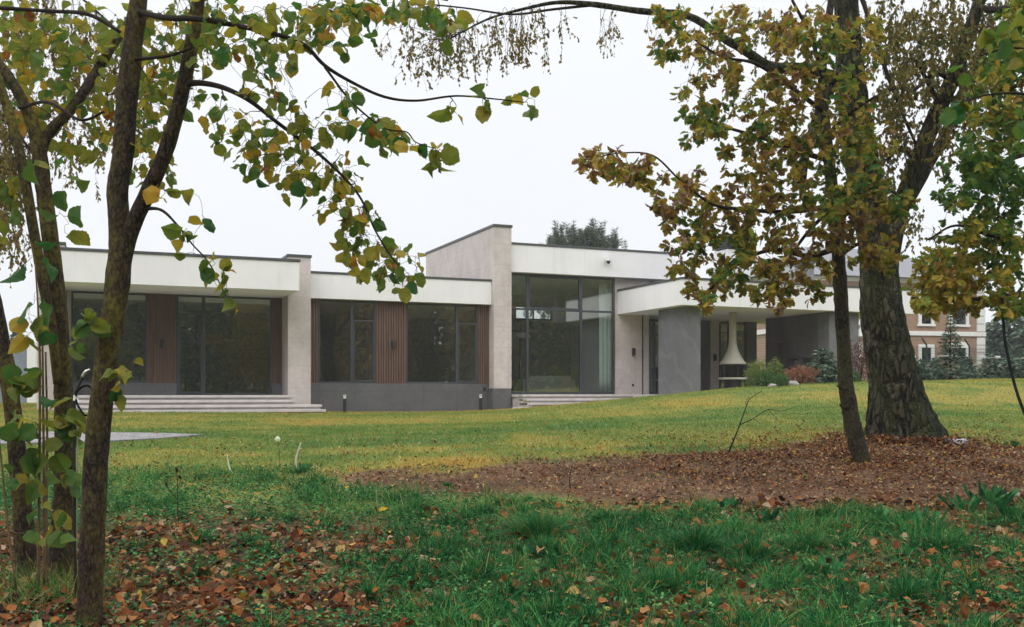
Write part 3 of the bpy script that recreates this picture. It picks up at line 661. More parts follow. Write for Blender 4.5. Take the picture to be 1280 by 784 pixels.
# ---------------------------------------------------------------- conifers, pine and shrubs
def spruce(x, y, h, r, label, n=900, group=None, tint=(.0, 1.), sprl=.32, name='spruce_tree', z=None):
    z = g1(x, y)-.05 if z is None else z
    t = empty(name, (x, y, z), rng.uniform(0, 6), label, 'tree', group)
    MB().tube([(0,0,0),(0,0,h*.5),(0,0,h*.98)], [h*.016+.02, h*.01+.01, .008], 8).build('trunk', TWIG, t)
    m = MB(); br = MB(); zs = h*(.06+.93*(np.linspace(0, 1, int(10+h*3)))**1.0)
    for zc in zs:
        f = 1-zc/h; L_ = r*(f**.8)*rng.uniform(.75, 1.12)+.05
        nb = int(6+8*f); a0 = rng.uniform(0, 6)
        for k in range(nb):
            a = a0 + k*6.283/nb + rng.normal()*.2; l = L_*rng.uniform(.7, 1.1)
            d = np.array([math.cos(a), math.sin(a), 0]); s0 = np.array([0, 0, zc])
            pts = np.array([s0, s0+d*l*.5+np.array([0,0,-.05*l]), s0+d*l+np.array([0,0,.02*l-.12*l*f])])
            br.tube(pts, [.012, .007, .003], 4)
            ns = max(4, int(l/sprl*7)); ts = rng.uniform(.1, 1, ns)**.8
            p = s0 + d*(l*ts)[:,None]; p[:,2] += np.interp(ts, [0,.5,1], pts[:,2]-zc)
            side = np.array([-d[1], d[0], 0])
            ax = d*rng.uniform(.4, 1, ns)[:,None] + side*rng.normal(0, .7, ns)[:,None] + np.array([0,0,1])*rng.normal(-.05, .3, ns)[:,None]
            nr = np.array([0,0,1.]) + rng.normal(0, .4, (ns,3))
            ll = sprl*rng.uniform(.6, 1.2, ns)
            m.inst(T_SPRAY, p, ax, nr, ll, ll*.5, np.clip(tint[0]+(tint[1]-tint[0])*(ts*.6+rng.uniform(0,.4,ns)), 0, 1))
    br.build('branches', TWIG, t); m.build('crown', SPRUCE, t); return t
def gat(px, Y): return (px-640)/F*Y
spruce(gat(1188,41), 41, 2.75, .75, 'young spruce with a thin pointed leader standing before the fence', sprl=.18, name='young_spruce')
hz = [(1137,43,1.35,.6),(1150,42.5,1.0,.55),(1168,43,1.05,.6),(1210,42.5,1.1,.6),(1238,43,1.25,.65),(1262,43.5,1.15,.6),(1283,43,1.35,.7),(1306,43.5,1.3,.65)]
hl = ['small dark conifer beside the old birch trunk in the hedge','low conifer under the first cranked fence post','low bushy conifer just before the thin pointed spruce','low conifer just past the thin pointed spruce','dark conifer in front of the white-capped brick pier','rounded conifer at the foot of the hanging cable','tall dark hedge conifer at the right end of the lawn','outermost dark hedge conifer beyond the hanging cable']
for (px, Y, h, r), lb in zip(hz, hl): spruce(gat(px, Y), Y, h, r, lb, group='conifers along the fence', sprl=.2, name='hedge_conifer', tint=(0, .8))
for px, Y, h, r, lb in ((1262,66,6.2,3.2,'wide grey-green spruce beside the end of the brick house'),(1300,62,5.6,2.8,'hazy spruce at the right edge behind the garden wall'),(1240,74,5.2,2.4,'far spruce just past the corner of the brick house')):
    spruce(gat(px, Y), Y, h, r, lb, sprl=.55, tint=(.2, 1), name='spruce_tree', z=1.6)
# blue dwarf spruce of the bed
spruce(gat(1030,31.5), 31.5, 1.15, 1.05, 'bushy blue-green dwarf spruce in the bed by the terrace', sprl=.16, name='dwarf_spruce', tint=(.35, 1))

def shrub(name, x, y, rx, rz_, mat, label, n=900, ls=.05, z=None, round_=.75, cat='shrub'):
    z = g1(x, y)-.03 if z is None else z
    t = empty(name, (x, y, z), 0, label, cat)
    st = MB()
    for k in range(7):
        d = rdir(1)[0]; st.tube(spline([(0,0,0),(d[0]*rx*.3,d[1]*rx*.3,rz_*.8),(d[0]*rx*.7,d[1]*rx*.7,rz_*(1.1+.5*abs(d[2])))], 3), [.014,.012,.011,.01,.008,.006,.004], 5)
    st.build('stems', TWIG, t)
    d = rdir(n); rr = (rng.uniform(0, 1, n)**.35)
    bump_ = np.array([1+.32*noise.noise(Vector(q*2.1)+Vector((x, y, 0)))*(1-round_)*4 for q in d])
    p = d*(rr*bump_)[:,None]*np.array([rx, rx, rz_]) + np.array([0,0,rz_*.95]); p[:,2] = np.maximum(p[:,2], .02)
    m = MB(); m.inst(T_DIAM, p, d+rng.normal(0,.6,(n,3))+np.array([0,0,.4]), rdir(n), ls*rng.uniform(.6,1.3,n), ls*rng.uniform(.6,1.2,n), rng.uniform(0,1,n))
    m.build('leaves', mat, t); return t
bz = 31.0
shrub('juniper_shrub', gat(947,bz), bz, .34, .42, JUNIP, 'feathery yellow-green shrub at the left end of the bed', 1500, .06, round_=.5)
shrub('juniper_shrub', gat(970,bz+.4), bz+.4, .26, .43, JUNIP, 'upright yellow-green shrub rising behind the clipped ball', 1200, .055, round_=.5)
shrub('box_ball', gat(958,bz-.3), bz-.3, .3, .25, SHRUB, 'low dark green mound between the two feathery shrubs', 1300, .045)
shrub('box_ball', gat(977,bz-.8), bz-.8, .23, .2, SHRUB, 'clipped dark green box ball beside a pale stone', 2200, .03, round_=1)
shrub('barberry_shrub', gat(1000,bz-.1), bz-.1, .55, .3, REDSH, 'low red and orange barberry in the terrace bed', 1800, .05, round_=.4)
shrub('box_ball', gat(1068,bz+.8), bz+.8, .2, .19, SHRUB, 'clipped green ball behind the thin oak trunk', 1600, .03, round_=1)
shrub('purple_shrub', gat(1076,bz+1.6), bz+1.6, .5, .68, PURP, 'tall purple-leaved shrub between the thin oak and the old birch', 1800, .055, round_=.3)
shrub('purple_shrub', gat(1058,bz+1.4), bz+1.4, .3, .6, PURP, 'smaller purple shrub beside the dwarf spruce', 700, .05, round_=.3)
def stone(x, y, s, label, sq=.6, mat=STONE):
    m = MB(); n = 14; prof = [(max(.02, math.sin(t)), -math.cos(t)) for t in np.linspace(.05, math.pi-.05, 9)]
    V = []
    for r, z in prof:
        for k in range(n):
            a = 6.283*k/n; d = Vector((r*math.cos(a), r*math.sin(a), z)); f = 1+.35*noise.noise(d*1.4+Vector((x*9,y*7,0)))
            V.append((d.x*f*s*1.2, d.y*f*s, d.z*f*s*sq))
    Fs = [(j*n+k, j*n+(k+1)%n, (j+1)*n+(k+1)%n, (j+1)*n+k) for j in range(8) for k in range(n)]+[tuple(range(n-1,-1,-1)), tuple(range(8*n, 9*n))]
    m.faces(V, Fs); o = m.build('garden_stone', mat, smooth=True); o.location = (x, y, g1(x, y)+s*sq*.35); tag(o, label, 'stone'); return o
stone(gat(965.5,bz-.9), bz-.9, .11, 'small pinkish stone at the left of the clipped ball'); stone(gat(990,bz-.7), bz-.7, .17, 'pale boulder between clipped ball and barberry')

# pine behind the tall block
px_, pY = 726, 62
pt = empty('pine_tree', (gat(px_, pY), pY, 1.3), 0, 'grey-green pine showing above the tallest roof', 'tree')
MB().tube(spline([(0,0,0),(.1,0,4),(0,.1,8),(.05,0,10.2)], 5), np.linspace(.22,.04,16), 10, .08).build('trunk', TWIG, pt, smooth=True)
m = MB(); br = MB()
for k in range(150):
    z = rng.uniform(4.5, 9.5); a = rng.uniform(0, 6.28); l = (3.1*(1-((z-6)/5.8)**2) if z > 6 else 2.8)*rng.uniform(.25, 1.05)
    e_ = np.array([math.cos(a)*l, math.sin(a)*l, z+rng.uniform(-.1,.6)]); s_ = np.array([0,0,z-.35*l])
    br.tube(spline([s_, (s_+e_)/2+np.array([0,0,-.1]), e_, e_+np.array([math.cos(a)*.1,math.sin(a)*.1,.4])], 2), [.03,.03,.025,.02,.015,.01,.008], 5)
    for j in range(8):
        c_ = e_ + rng.normal(0, .42, 3)*np.array([1,1,.6]) if j else e_
        h_ = rng.uniform(.35, .8); sa = np.linspace(0, 1, 5)[:,None]; pp = c_ + sa*np.array([rng.normal(0,.08), rng.normal(0,.08), h_])
        for q_ in pp:
            nn = 20; d = rdir(nn)*np.array([1,1,.5])+np.array([0,0,.75])
            m.inst(T_NEEDLE, np.repeat(q_[None],nn,0), d, rdir(nn), rng.uniform(.16,.3,nn), .024, rng.uniform(0,1,nn))
br.build('branches', TWIG, pt); m.build('crown', PINEN, pt)

# ---------------------------------------------------------------- broadleaf trees: limbs drawn, twigs grown towards leaf clusters
class Tree:
    def __init__(s, base): s.base = np.asarray(base, float); s.N = np.zeros((0,3)); s.Rd = np.zeros(0); s.Tn = np.zeros((0,3)); s.wood = MB(); s.twig = MB(); s.leaf = MB(); s.B = np.zeros(0, int); s.br = []
    def nodes(s, pts, rad, bid=-1):
        s.B = np.concatenate([s.B, np.full(len(pts), bid)]); t = unit(np.gradient(pts, axis=0)); s.N = np.vstack([s.N, pts]); s.Rd = np.concatenate([s.Rd, rad]); s.Tn = np.vstack([s.Tn, t])
    def limb(s, rows, mb=None, sides=12, wob=.1, m=6, freq=3., flare=None, node=True):
        """rows: px, py, half width px, depth"""
        q = spline([(*P(a, b, Y), r*Y/F) for a, b, r, Y in rows], m)
        bid = -1
        if mb is not None:                       # a limb in its own mesh: it starts from the branch or trunk it is nearest to
            if mb is s.twig:
                j = int(np.argmin(np.linalg.norm(s.N-q[0,:3], axis=1))); bid = int(s.B[j])
                if bid < 0: s.br.append(MB()); bid = len(s.br)-1
                mb = s.br[bid]
            else: s.br.append(mb); mb.own = True; bid = len(s.br)-1
        (s.wood if mb is None else mb).tube(q[:,:3], q[:,3], sides, wob, freq, flare)
        if node: s.nodes(q[:,:3], q[:,3], bid)
        return q
    def mesh_of(s, j): return s.wood if s.B[j] < 0 else s.br[s.B[j]]
    def grow(s, tg, sag=.08, r0=.006, every=.12, maxr=.02, rend=.0016, sides=5):
        """grow a twig from the nearest wood to each target; returns curves"""
        tg = np.asarray(tg); d0 = np.array([np.min(np.linalg.norm(s.N-t, axis=1)) for t in tg]); res = []
        for i in np.argsort(d0):
            t = tg[i]; dd = np.linalg.norm(s.N-t, axis=1) + s.Rd*2; j = int(np.argmin(dd)); a = s.N[j]; l = np.linalg.norm(t-a)
            if l < .03: continue
            mid = a*.55 + t*.45 + s.Tn[j]*l*.18 + rng.normal(0, .07*l, 3) + np.array([0,0,.06*l])
            mid2 = a*.25 + t*.75 + rng.normal(0, .06*l, 3) + np.array([0,0,.03*l])
            end = t - np.array([0,0,sag*l]); c = spline([a, mid, mid2, end], 4); n = len(c)
            rs = min(s.Rd[j]*.7, maxr, r0 + .006*l); rr = np.linspace(rs, rend, n)
            s.mesh_of(j).tube(c, rr, sides); s.nodes(c[2:], rr[2:], int(s.B[j])); res.append(c)
        return res
    def leaves(s, curves, temps, per, size, tint, droop=.4, spread=.9, t0=.3, tipw=0, wr=1., face=.6, mind=0):
        grid = {}
        tf = tint if callable(tint) else (lambda n, p: rng.normal(tint, .14, n))
        for c in curves:
            n = max(1, int(rng.poisson(per))); ts = t0 + (1-t0)*rng.uniform(0, 1, n)**(1/(1+tipw)); ts[0] = 1
            f = ts*(len(c)-1); i = np.minimum(f.astype(int), len(c)-2); p = c[i] + (c[i+1]-c[i])*(f-i)[:,None]; tn = unit(c[i+1]-c[i])
            ax = tn*.6 + rdir(n)*spread + np.array([0,0,-droop]); nr = np.array([0,0,1.])*face + rdir(n)*.8
            tt = np.clip(tf(n, p), 0, 1); ln = size*rng.uniform(.6, 1.2, n)
            k = rng.integers(0, len(temps), n)
            if mind:
                for h in range(n):
                    g = (int(p[h,0]//mind), int(p[h,2]//mind))
                    if any(math.hypot(p[h,0]-o[0], p[h,2]-o[1]) < mind for a_ in (-1,0,1) for b_ in (-1,0,1) for o in grid.get((g[0]+a_, g[1]+b_), ())): k[h] = -1
                    else: grid.setdefault(g, []).append((p[h,0], p[h,2]))
            for q_ in range(len(temps)):
                b = k == q_
                if b.any(): s.leaf.inst(temps[q_], p[b], ax[b], nr[b], ln[b], (ln*wr*rng.uniform(.85,1.1,n))[b], tt[b])
    def finish(s, name, label, bark, leafm, group=None, cat='tree'):
        t = empty(name, s.base, 0, label, cat, group)
        if s.wood.n: s.wood.build('trunk', bark, t, smooth=True, origin=s.base)
        for b in s.br:
            if b.n and not getattr(b, 'own', False): b.build('branch', TWIG, t, smooth=True, origin=s.base)
        if s.leaf.n: s.leaf.build('crown', leafm, t, origin=s.base)
        return t
def blob(lst, Y, dz=.5, dens=1.):
    """targets scattered through ellipsoids given as px, py, rx, ry, count[, depth]"""
    o = []
    for b in lst:
        px, py, rx, ry, n = b[:5]; y0 = b[5] if len(b) > 5 else Y
        for _ in range(max(1, int(n*dens))):
            d = rdir(1)[0]*rng.uniform(0, 1)**.45; yy = y0 + d[1]*dz
            o.append(P(px+d[0]*rx, py+d[2]*ry, yy))
    return np.array(o)

# --- left clump: three hazel stems
YA = 6.6
A = Tree([*P(112,0,YA)[:2], g1(P(112,0,YA)[0], YA)-.05])
A.limb([(110,815,20,YA),(112,760,15.5,YA),(117,640,15,YA),(121,560,14.6,YA),(133,450,14,YA),(143,385,14.5,YA),(149,330,14.5,YA),(150,295,13,YA),(147,240,13,YA),(153,200,13,YA),(161,100,12.5,YA),(173,0,11,YA),(182,-110,9,YA),(190,-260,6,YA)], sides=28, wob=.09, m=10, freq=9)
A.limb([(152,340,9,YA),(163,290,10,YA-.02),(185,240,9.6,YA-.05),(210,180,9.3,YA-.1),(232,95,8.8,YA-.15),(248,0,8,YA-.2),(264,-110,7,YA-.3),(280,-250,5,YA-.4)], sides=20, wob=.08, m=8, freq=9)
ba = A.limb([(231,105,5,YA-.15),(252,104,3.8,YA-.2),(280,110,3.2,YA-.3),(312,126,2.8,YA-.4),(345,152,2.5,YA-.5),(372,172,2.3,YA-.5),(398,192,2,YA-.55),(430,222,1.7,YA-.6),(452,250,1.5,YA-.6),(470,290,1.2,YA-.6),(495,330,1,YA-.6)], A.twig, 8, .06)
bb = A.limb([(171,14,3.8,YA),(205,22,3.7,YA-.3),(250,24,3.6,YA-.5),(300,33,3.2,YA-.6),(345,43,2.9,YA-.7),(380,56,2.6,YA-.7),(406,82,2.3,YA-.7),(440,103,2,YA-.7),(480,121,1.8,YA-.7),(520,126,1.5,YA-.7),(570,120,1.2,YA-.7),(620,124,.9,YA-.7),(655,128,.7,YA-.7)], A.twig, 8, .06)
A.limb([(406,84,1.6,YA-.7),(440,128,1.3,YA-.75),(480,160,1.1,YA-.8),(508,165,.9,YA-.8),(520,178,.8,YA-.8),(545,186,.6,YA-.8)], A.twig, 6, .05)
bc = A.limb([(172,262,3.2,YA),(200,262,2,YA-.1),(222,282,1.3,YA-.2),(240,305,1,YA-.2),(262,330,.9,YA-.2),(282,370,.7,YA-.2)], A.twig, 6, .05)
A.limb([(262,-60,5,YA-.3),(330,-55,4,YA-.6),(420,-30,3,YA-.8),(480,-15,2.5,YA-1),(560,0,1.6,YA-1)], A.twig, 8, .06)
A.limb([(160,75,2.4,YA),(210,70,2,YA-.2),(240,60,1.6,YA-.3)], A.twig, 8, .06)
mass = [(200,30,45,32,20),(215,95,40,40,22),(185,165,28,40,12),(290,20,55,22,22),(350,60,45,30,15),(400,20,55,20,22),(455,15,45,18,14),(510,10,30,14,8),(545,25,25,22,8),(330,100,30,28,8),(300,165,35,28,10),(345,185,45,32,20),(398,168,40,30,12),(380,212,45,28,18),(425,222,28,24,12),(322,205,16,16,4),(415,252,22,18,6),(445,262,25,22,9),(445,298,28,24,12),(468,318,36,24,14),(500,335,32,20,10),(460,150,26,18,5),(495,165,18,18,4),(360,130,30,20,6),(430,120,30,15,4),(270,130,18,20,3)]
mass += [(230,50,50,50,16),(190,215,26,30,6),(300,60,60,30,12),(420,45,60,20,10)]
mass = [(*b_[:5], YA+.55) if b_[0] < 265 else b_ for b_ in mass]
ca = A.grow(blob([(b_[0], b_[1], b_[2]*1.18, b_[3]*1.18, *b_[4:]) for b_ in mass], YA-.5, .65, 3.4), .1, .003, maxr=.007)
def tA(n, p): return np.clip(rng.normal(.33, .14, n) + (rng.uniform(0,1,n) < .1)*.4 + (p[:,0] < -2.3)*.04, .02, .95)
A.leaves(ca, T_HAZEL, 2.6, .078, tA, .5, .9, .2, .3, 1.05, .2, mind=.028)
cb = A.grow(blob([(600,122,45,12,4),(655,128,18,10,3),(560,135,15,10,2),(530,183,25,14,5),(480,175,12,12,2),(545,200,8,10,2),(240,300,22,22,4),(268,335,14,14,4),(285,375,8,14,3),(210,240,18,18,4),(250,270,12,10,2)], YA-.6, .2), .1, .003, maxr=.004)
A.leaves(cb, T_HAZEL, 1.7, .092, lambda n, p: np.clip(rng.normal(.42,.2,n),.05,.95), .6, .9, .5, 1., 1.05, .35)
# leaves low on the stem
cc = A.grow(blob([(152,490,10,30,5,6.5),(150,450,8,10,2),(88,430,14,12,2,6.9),(118,405,6,10,2),(165,470,6,20,2)], 6.5, .1), .05, .002, maxr=.003); A.leaves(cc, T_HAZEL, 1.3, .1, .3, .4, .9, .6)
A.finish('hazel_tree', 'leaning brown stem with lichen that forks into a V beside the steps', BARKH, HAZEL, 'left clump of trees')

YB = 7.7
B = Tree([*P(75,0,YB)[:2], g1(P(75,0,YB)[0], YB)-.05])
B.limb([(72,765,24,YB),(76,715,17,YB),(80,640,14,YB),(81,560,12,YB),(79,480,11.2,YB),(72,380,10.6,YB),(63,300,10,YB),(53,225,9.5,YB),(46,175,8.6,YB),(30,130,7,YB),(10,95,6.4,YB),(-25,45,6,YB),(-60,-40,5,YB)], sides=26, wob=.1, m=8, freq=9)
B.limb([(50,200,6,YB),(60,168,6.5,YB+.05),(88,138,6.4,YB+.1),(116,97,6,YB+.2),(141,57,5.4,YB+.3),(165,20,4.8,YB+.4),(200,-60,4,YB+.5)], sides=16, wob=.1, m=8, freq=9)
B.limb([(72,480,5,YB-.1),(66,420,6.2,YB-.14),(57,370,6.2,YB-.16),(44,300,6.2,YB-.2),(31,225,6.2,YB-.24),(18,165,6,YB-.25),(6,125,5.6,YB-.26),(-16,60,5,YB-.3)], sides=14, wob=.1, m=8, freq=9)
B.limb([(0,10,2.8,YB-.5),(60,14,2.4,YB-.6),(110,18,2.6,YB-.8),(150,40,2,YB-.9)], B.twig, 8, .08)
B.limb([(25,135,2.6,YB),(60,128,2,YB-.5),(100,150,2,YB-.7),(130,140,1.5,YB-.8)], B.twig, 8, .08)
cB = B.grow(blob([(30,25,40,28,20),(90,30,45,30,26),(130,60,35,40,20),(60,80,50,40,28),(110,110,45,40,26),(40,130,35,30,14),(70,180,30,25,8),(140,170,25,30,8),(20,60,25,35,12),(175,60,25,50,10),(165,130,25,40,10),(120,190,25,25,6),(40,60,60,60,30),(120,100,60,80,30),(60,150,50,40,14),(195,120,25,60,10)], YB+.7, 1., 2.1), .1, .003, maxr=.008)
B.leaves(cB, T_HAZEL, 2.4, .1, mind=.04, tint=lambda n, p: np.clip(rng.normal(.4,.14,n) + (rng.uniform(0,1,n) < .06)*.4, .05, .95), droop=.5, spread=.9, t0=.2, tipw=.3, wr=1.05, face=.2)
# big dark green leaves hugging the stem
cG = B.grow(blob([(60,200,35,18,7),(85,225,22,16,4),(60,260,32,22,7),(80,290,20,15,3),(40,290,20,20,4),(35,320,20,20,4),(45,370,22,25,6),(40,395,20,20,3)], YB-.4, .3, .75), .06, .002, maxr=.004)
B.leaves(cG, T_HAZEL, 1.6, .16, .13, .35, .9, .5, .5, 1.05, .4, mind=.1)
# basal shoots
SH = []
for rows in ([(48,735,2.2,7.3),(49,600,1.9,7.3),(50,470,1.6,7.3),(48,395,1.2,7.3),(44,330,1,7.3)], [(55,735,2.2,7.4),(55,620,1.8,7.4),(54,500,1.6,7.4),(53,420,1.2,7.4)], [(59,735,2,7.45),(58,640,1.8,7.45),(59,540,1.5,7.45),(57,440,1.2,7.4)], [(20,735,1.6,7.2),(8,640,1.3,7.2),(-2,540,1.2,7.2)], [(8,735,1.4,7.0),(2,700,1.3,7.0),(-4,640,1.1,7.)]):
    sh_ = MB(); B.limb(rows, sh_, 6, .05); SH.append(sh_)
cS = B.grow(blob([(45,410,22,18,5,7.3),(42,470,22,20,6,7.3),(38,520,24,18,5,7.25),(50,560,20,20,4,7.3),(75,515,14,12,3,7.2),(90,535,14,10,3,7.2),(45,600,20,15,3,7.2),(75,590,20,15,4,7.1),(60,640,26,16,4,7.0),(82,665,16,12,3,7.),(30,665,15,12,2,7.),(15,590,18,15,3,7.),(25,530,20,18,4,7.1),(5,520,8,10,1,7.)], 7.2, .2), .05, .002, maxr=.003)
B.leaves(cS, T_HAZEL, 1.25, .14, lambda n, p: np.clip(rng.normal(.3,.16,n),.02,.8), .4, .8, .6, 1., 1.05, .3)
bt_ = B.finish('hazel_tree', 'dark mossy stem with a low fork and basal shoots left of the V-forked stem', BARKH, HAZEL, 'left clump of trees')
for sh_ in SH: sh_.build('shoot', SHOOT, bt_, smooth=True, origin=B.base)
Cc = Tree([*P(42,0,7.9)[:2], g1(P(42,0,7.9)[0], 7.9)-.05])
Cc.limb([(42,760,19,7.9),(35,720,14,7.9),(29,650,12,7.9),(21,560,10.6,7.9),(10,470,10,7.9),(-3,400,9.5,7.9),(-15,350,9,7.9),(-40,260,8,7.9),(-70,150,6,7.9)], sides=24, wob=.1, m=8, freq=8)
cC = Cc.grow(blob([(-20,250,40,60,10),(-60,120,60,60,14)], 7.9, .6), .1, .003, maxr=.01); Cc.leaves(cC, T_HAZEL, 3, .12, .35)
Cc.finish('hazel_tree', 'bare leaning stem at the left edge of the photo', BARKH, HAZEL, 'left clump of trees')

# --- old birch on the right
YO = 16.
bx_, by_ = P(1128,0,YO)[0], YO
O = Tree([bx_, by_, g1(bx_, by_)-.1])
def flare(t, a, p):
    h = max(0, 1-(p[2]-g1(bx_, by_))/1.1)
    return 1 + h*h*(.10*math.sin(a*5+.6)+.07*math.sin(a*9+2)) + .035*math.sin(a*11+p[2]*1.5) + .02*math.sin(a*17+2*p[2])
O.limb([(1131,566,54,YO),(1130,545,46,YO),(1125,520,38,YO),(1120,485,31,YO),(1113,450,28,YO),(1104,400,25.5,YO),(1099,350,23,YO),(1097,318,22,YO),(1091,285,20.5,YO),(1083,240,21,YO),(1075,190,19.5,YO),(1065,110,17.5,YO),(1057,0,14,YO),(1053,-110,12,YO),(1048,-260,11,YO),(1040,-420,6,YO)], sides=72, wob=.07, m=12, freq=5, flare=flare)
O.limb([(1101,365,13,YO),(1111,315,13.5,YO-.05),(1124,262,12,YO-.1),(1139,225,11,YO-.2),(1165,155,10,YO-.3),(1195,88,9,YO-.4),(1224,0,7.6,YO-.5),(1240,-90,7,YO-.6),(1260,-240,8,YO-.7)], sides=36, wob=.08, m=8, freq=5)
O.limb([(1132,258,7,YO+.05),(1158,212,6.4,YO+.2),(1182,165,6,YO+.4),(1206,110,5.6,YO+.6),(1240,52,5.4,YO+.9),(1282,22,5,YO+1.1),(1340,-30,4,YO+1.3)], sides=18, wob=.08, freq=5)
O.limb([(1066,102,10,YO),(1040,96,8,YO-.4),(1005,86,7.4,YO-.8),(965,84,6.5,YO-1.1),(935,66,5.6,YO-1.3),(905,48,5,YO-1.5),(860,20,4.4,YO-1.6),(800,14,4,YO-1.7),(745,6,3.4,YO-1.8),(700,3,2.6,YO-1.9),(660,10,1.9,YO-2),(610,24,1.3,YO-2),(560,50,.8,YO-2)], sides=14, wob=.1, freq=5)
O.limb([(745,6,2,YO-1.8),(690,12,1.6,YO-1.7),(640,18,1.3,YO-1.6),(580,10,1,YO-1.5),(520,4,.8,YO-1.5)], O.twig, 6, .08)
O.limb([(1048,98,6,YO-.3),(1030,125,7,YO-.35),(1016,165,6.5,YO-.4),(1008,185,6,YO-.4),(1004,215,5,YO-.4),(1003,250,4,YO-.4)], sides=14, wob=.1, freq=5)
for rows in ([(1060,-40,3.2,YO),(1078,0,3,YO-.4),(1094,50,2.6,YO-.5),(1110,95,2.4,YO-.6),(1127,140,2,YO-.6),(1145,180,1.6,YO-.6)],
             [(1178,130,5,YO-.3),(1170,122,3.5,YO-.5),(1150,85,2.6,YO-.6),(1138,70,2,YO-.7)], [(1190,100,4,YO-.3),(1168,92,3,YO-.5),(1140,115,2.2,YO-.6),(1118,122,1.6,YO-.7)],
             [(1150,210,3.5,YO-.2),(1130,185,2.2,YO-.4),(1108,200,1.6,YO-.6)], [(1222,10,5,YO-.5),(1250,12,4,YO-.9),(1300,0,3,YO-1.2)], [(1076,150,4,YO),(1098,120,2.6,YO-.6),(1120,110,1.8,YO-.8)],
             [(1058,-90,8,YO),(980,-70,6,YO-.8),(900,-60,4,YO-1.5),(820,-50,2.5,YO-2)], [(1235,-60,7,YO-.6),(1180,-80,5,YO-1.2),(1120,-70,3,YO-1.6)]):
    O.limb(rows, O.twig, 8, .08)
# drooping birch twigs with small leaves
def hanging(tree, tops, length, per, size, tint=.55, mat=None):
    cs = []
    for t in tops:
        dn = np.linalg.norm(tree.N-t, axis=1); near = np.argsort(dn)[:4]; j = int(near[rng.integers(0, len(near))])
        if dn[j] > 1.3: continue
        a = tree.N[j]; l = length*rng.uniform(.5, 1.2)
        d = rng.normal(0, .16, 3); d[2] = 0
        c = spline([a, a*.4+t*.6+np.array([0,0,.1]), t, t+d*l*.5+np.array([0,0,-l*.5]), t+d*l*.9+np.array([0,0,-l])], 4)
        tree.mesh_of(j).tube(c, np.linspace(min(.0035, tree.Rd[j]*.5), .0009, len(c)), 4); cs.append(c)
        for q_ in range(2):
            i = rng.integers(6, len(c)-3); s_ = c[i]; e_ = s_ + rng.normal(0,.12,3)*np.array([1,1,.3]) + np.array([0,0,-l*rng.uniform(.2,.5)])
            c2 = spline([s_, (s_+e_)/2+rng.normal(0,.04,3), e_], 4); tree.mesh_of(j).tube(c2, np.linspace(.0016,.0008,len(c2)), 4); cs.append(c2)
    tree.leaves(cs, [T_DIAM], per, size, lambda n, p: np.clip(rng.normal(tint,.22,n),0,1), .8, .8, .35, 0, .8, .2)
hanging(O, blob([(620,40,110,35,40,14.2),(540,50,70,35,34,14.1),(690,30,70,20,12,14.2),(540,70,40,30,12,14.)], 14.2, .5), .35, 12, .052)
hanging(O, blob([(780,30,60,16,9,14.3),(870,50,50,20,8,14.4)], 14.3, .4), .55, 9, .048)
tg = blob([(1110,40,40,40,14),(1140,110,40,60,22),(1120,170,35,40,14),(1170,60,35,50,14),(1100,220,30,40,8),(1190,150,30,60,10),(1200,30,30,40,10),(1000,40,50,40,14),(930,30,60,40,14),(1010,140,40,50,12),(1140,270,40,30,8),(960,180,50,50,8),(1120,60,50,60,26),(1150,150,50,70,26),(1200,90,40,90,26),(1250,60,40,60,24),(1100,130,30,60,16),(1120,30,60,50,30),(1180,20,50,40,30),(1250,20,40,50,30),(1215,80,40,60,24),(1150,70,60,60,24)], YO-.3, 1.2)
co_ = O.grow(tg, .15, .004, maxr=.012); hanging(O, np.array([c[-1]+np.array([0,0,.02]) for c in co_]), .45, 18, .074, .4)
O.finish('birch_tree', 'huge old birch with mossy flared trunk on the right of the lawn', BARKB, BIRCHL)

# --- thin oak with browning leaves
YS = 13.4
K = Tree([*P(1077,0,YS)[:2], g1(P(1077,0,YS)[0], YS)-.08])
K.limb([(1082,592,13,YS),(1076,570,11,YS),(1068,542,10.5,YS),(1061,505,10,YS),(1057,478,9.2,YS),(1055,440,8.6,YS),(1052,390,8.5,YS),(1048,320,8.2,YS),(1043,258,7.6,YS),(1036,200,7,YS),(1030,140,6.2,YS),(1028,80,5.4,YS),(1035,30,4.6,YS),(1044,-40,4,YS),(1048,-150,2.6,YS)], sides=24, wob=.12, m=8, freq=9)
for rows in ([(1043,255,4,YS),(1015,262,3.2,YS-.4),(980,265,2.8,YS-.7),(930,262,2.3,YS-1),(890,255,1.9,YS-1.2),(850,225,1.4,YS-1.3),(815,194,1.1,YS-1.3),(770,192,.8,YS-1.3),(735,200,.6,YS-1.3)],
             [(1047,310,4,YS),(1010,320,3.2,YS-.4),(970,312,2.6,YS-.7),(930,325,2,YS-.9),(895,355,1.5,YS-1),(872,372,1,YS-1)],
             [(1036,200,4,YS),(1000,190,3,YS-.5),(960,175,2.4,YS-.8),(910,160,1.8,YS-1),(875,150,1.2,YS-1.1)],
             [(1030,140,3.5,YS),(990,110,2.6,YS-.4),(945,80,2,YS-.7),(900,70,1.6,YS-.9),(855,40,1.1,YS-1)],
             [(1030,110,3,YS),(1015,50,2.4,YS-.4),(990,0,1.8,YS-.6)], [(1044,265,3.5,YS),(1075,240,2.6,YS-.5),(1105,235,2,YS-.8),(1130,250,1.4,YS-1)],
             [(1048,320,3.2,YS),(1075,305,2.4,YS-.5),(1095,320,1.8,YS-.8),(1105,350,1.2,YS-.9)], [(1043,258,3,YS),(1010,290,2.2,YS+.5),(970,345,1.6,YS+.6)],
             [(1033,170,3,YS),(1065,140,2.2,YS-.6),(1095,120,1.6,YS-.8)]):
    K.limb(rows, K.twig, 7, .08)
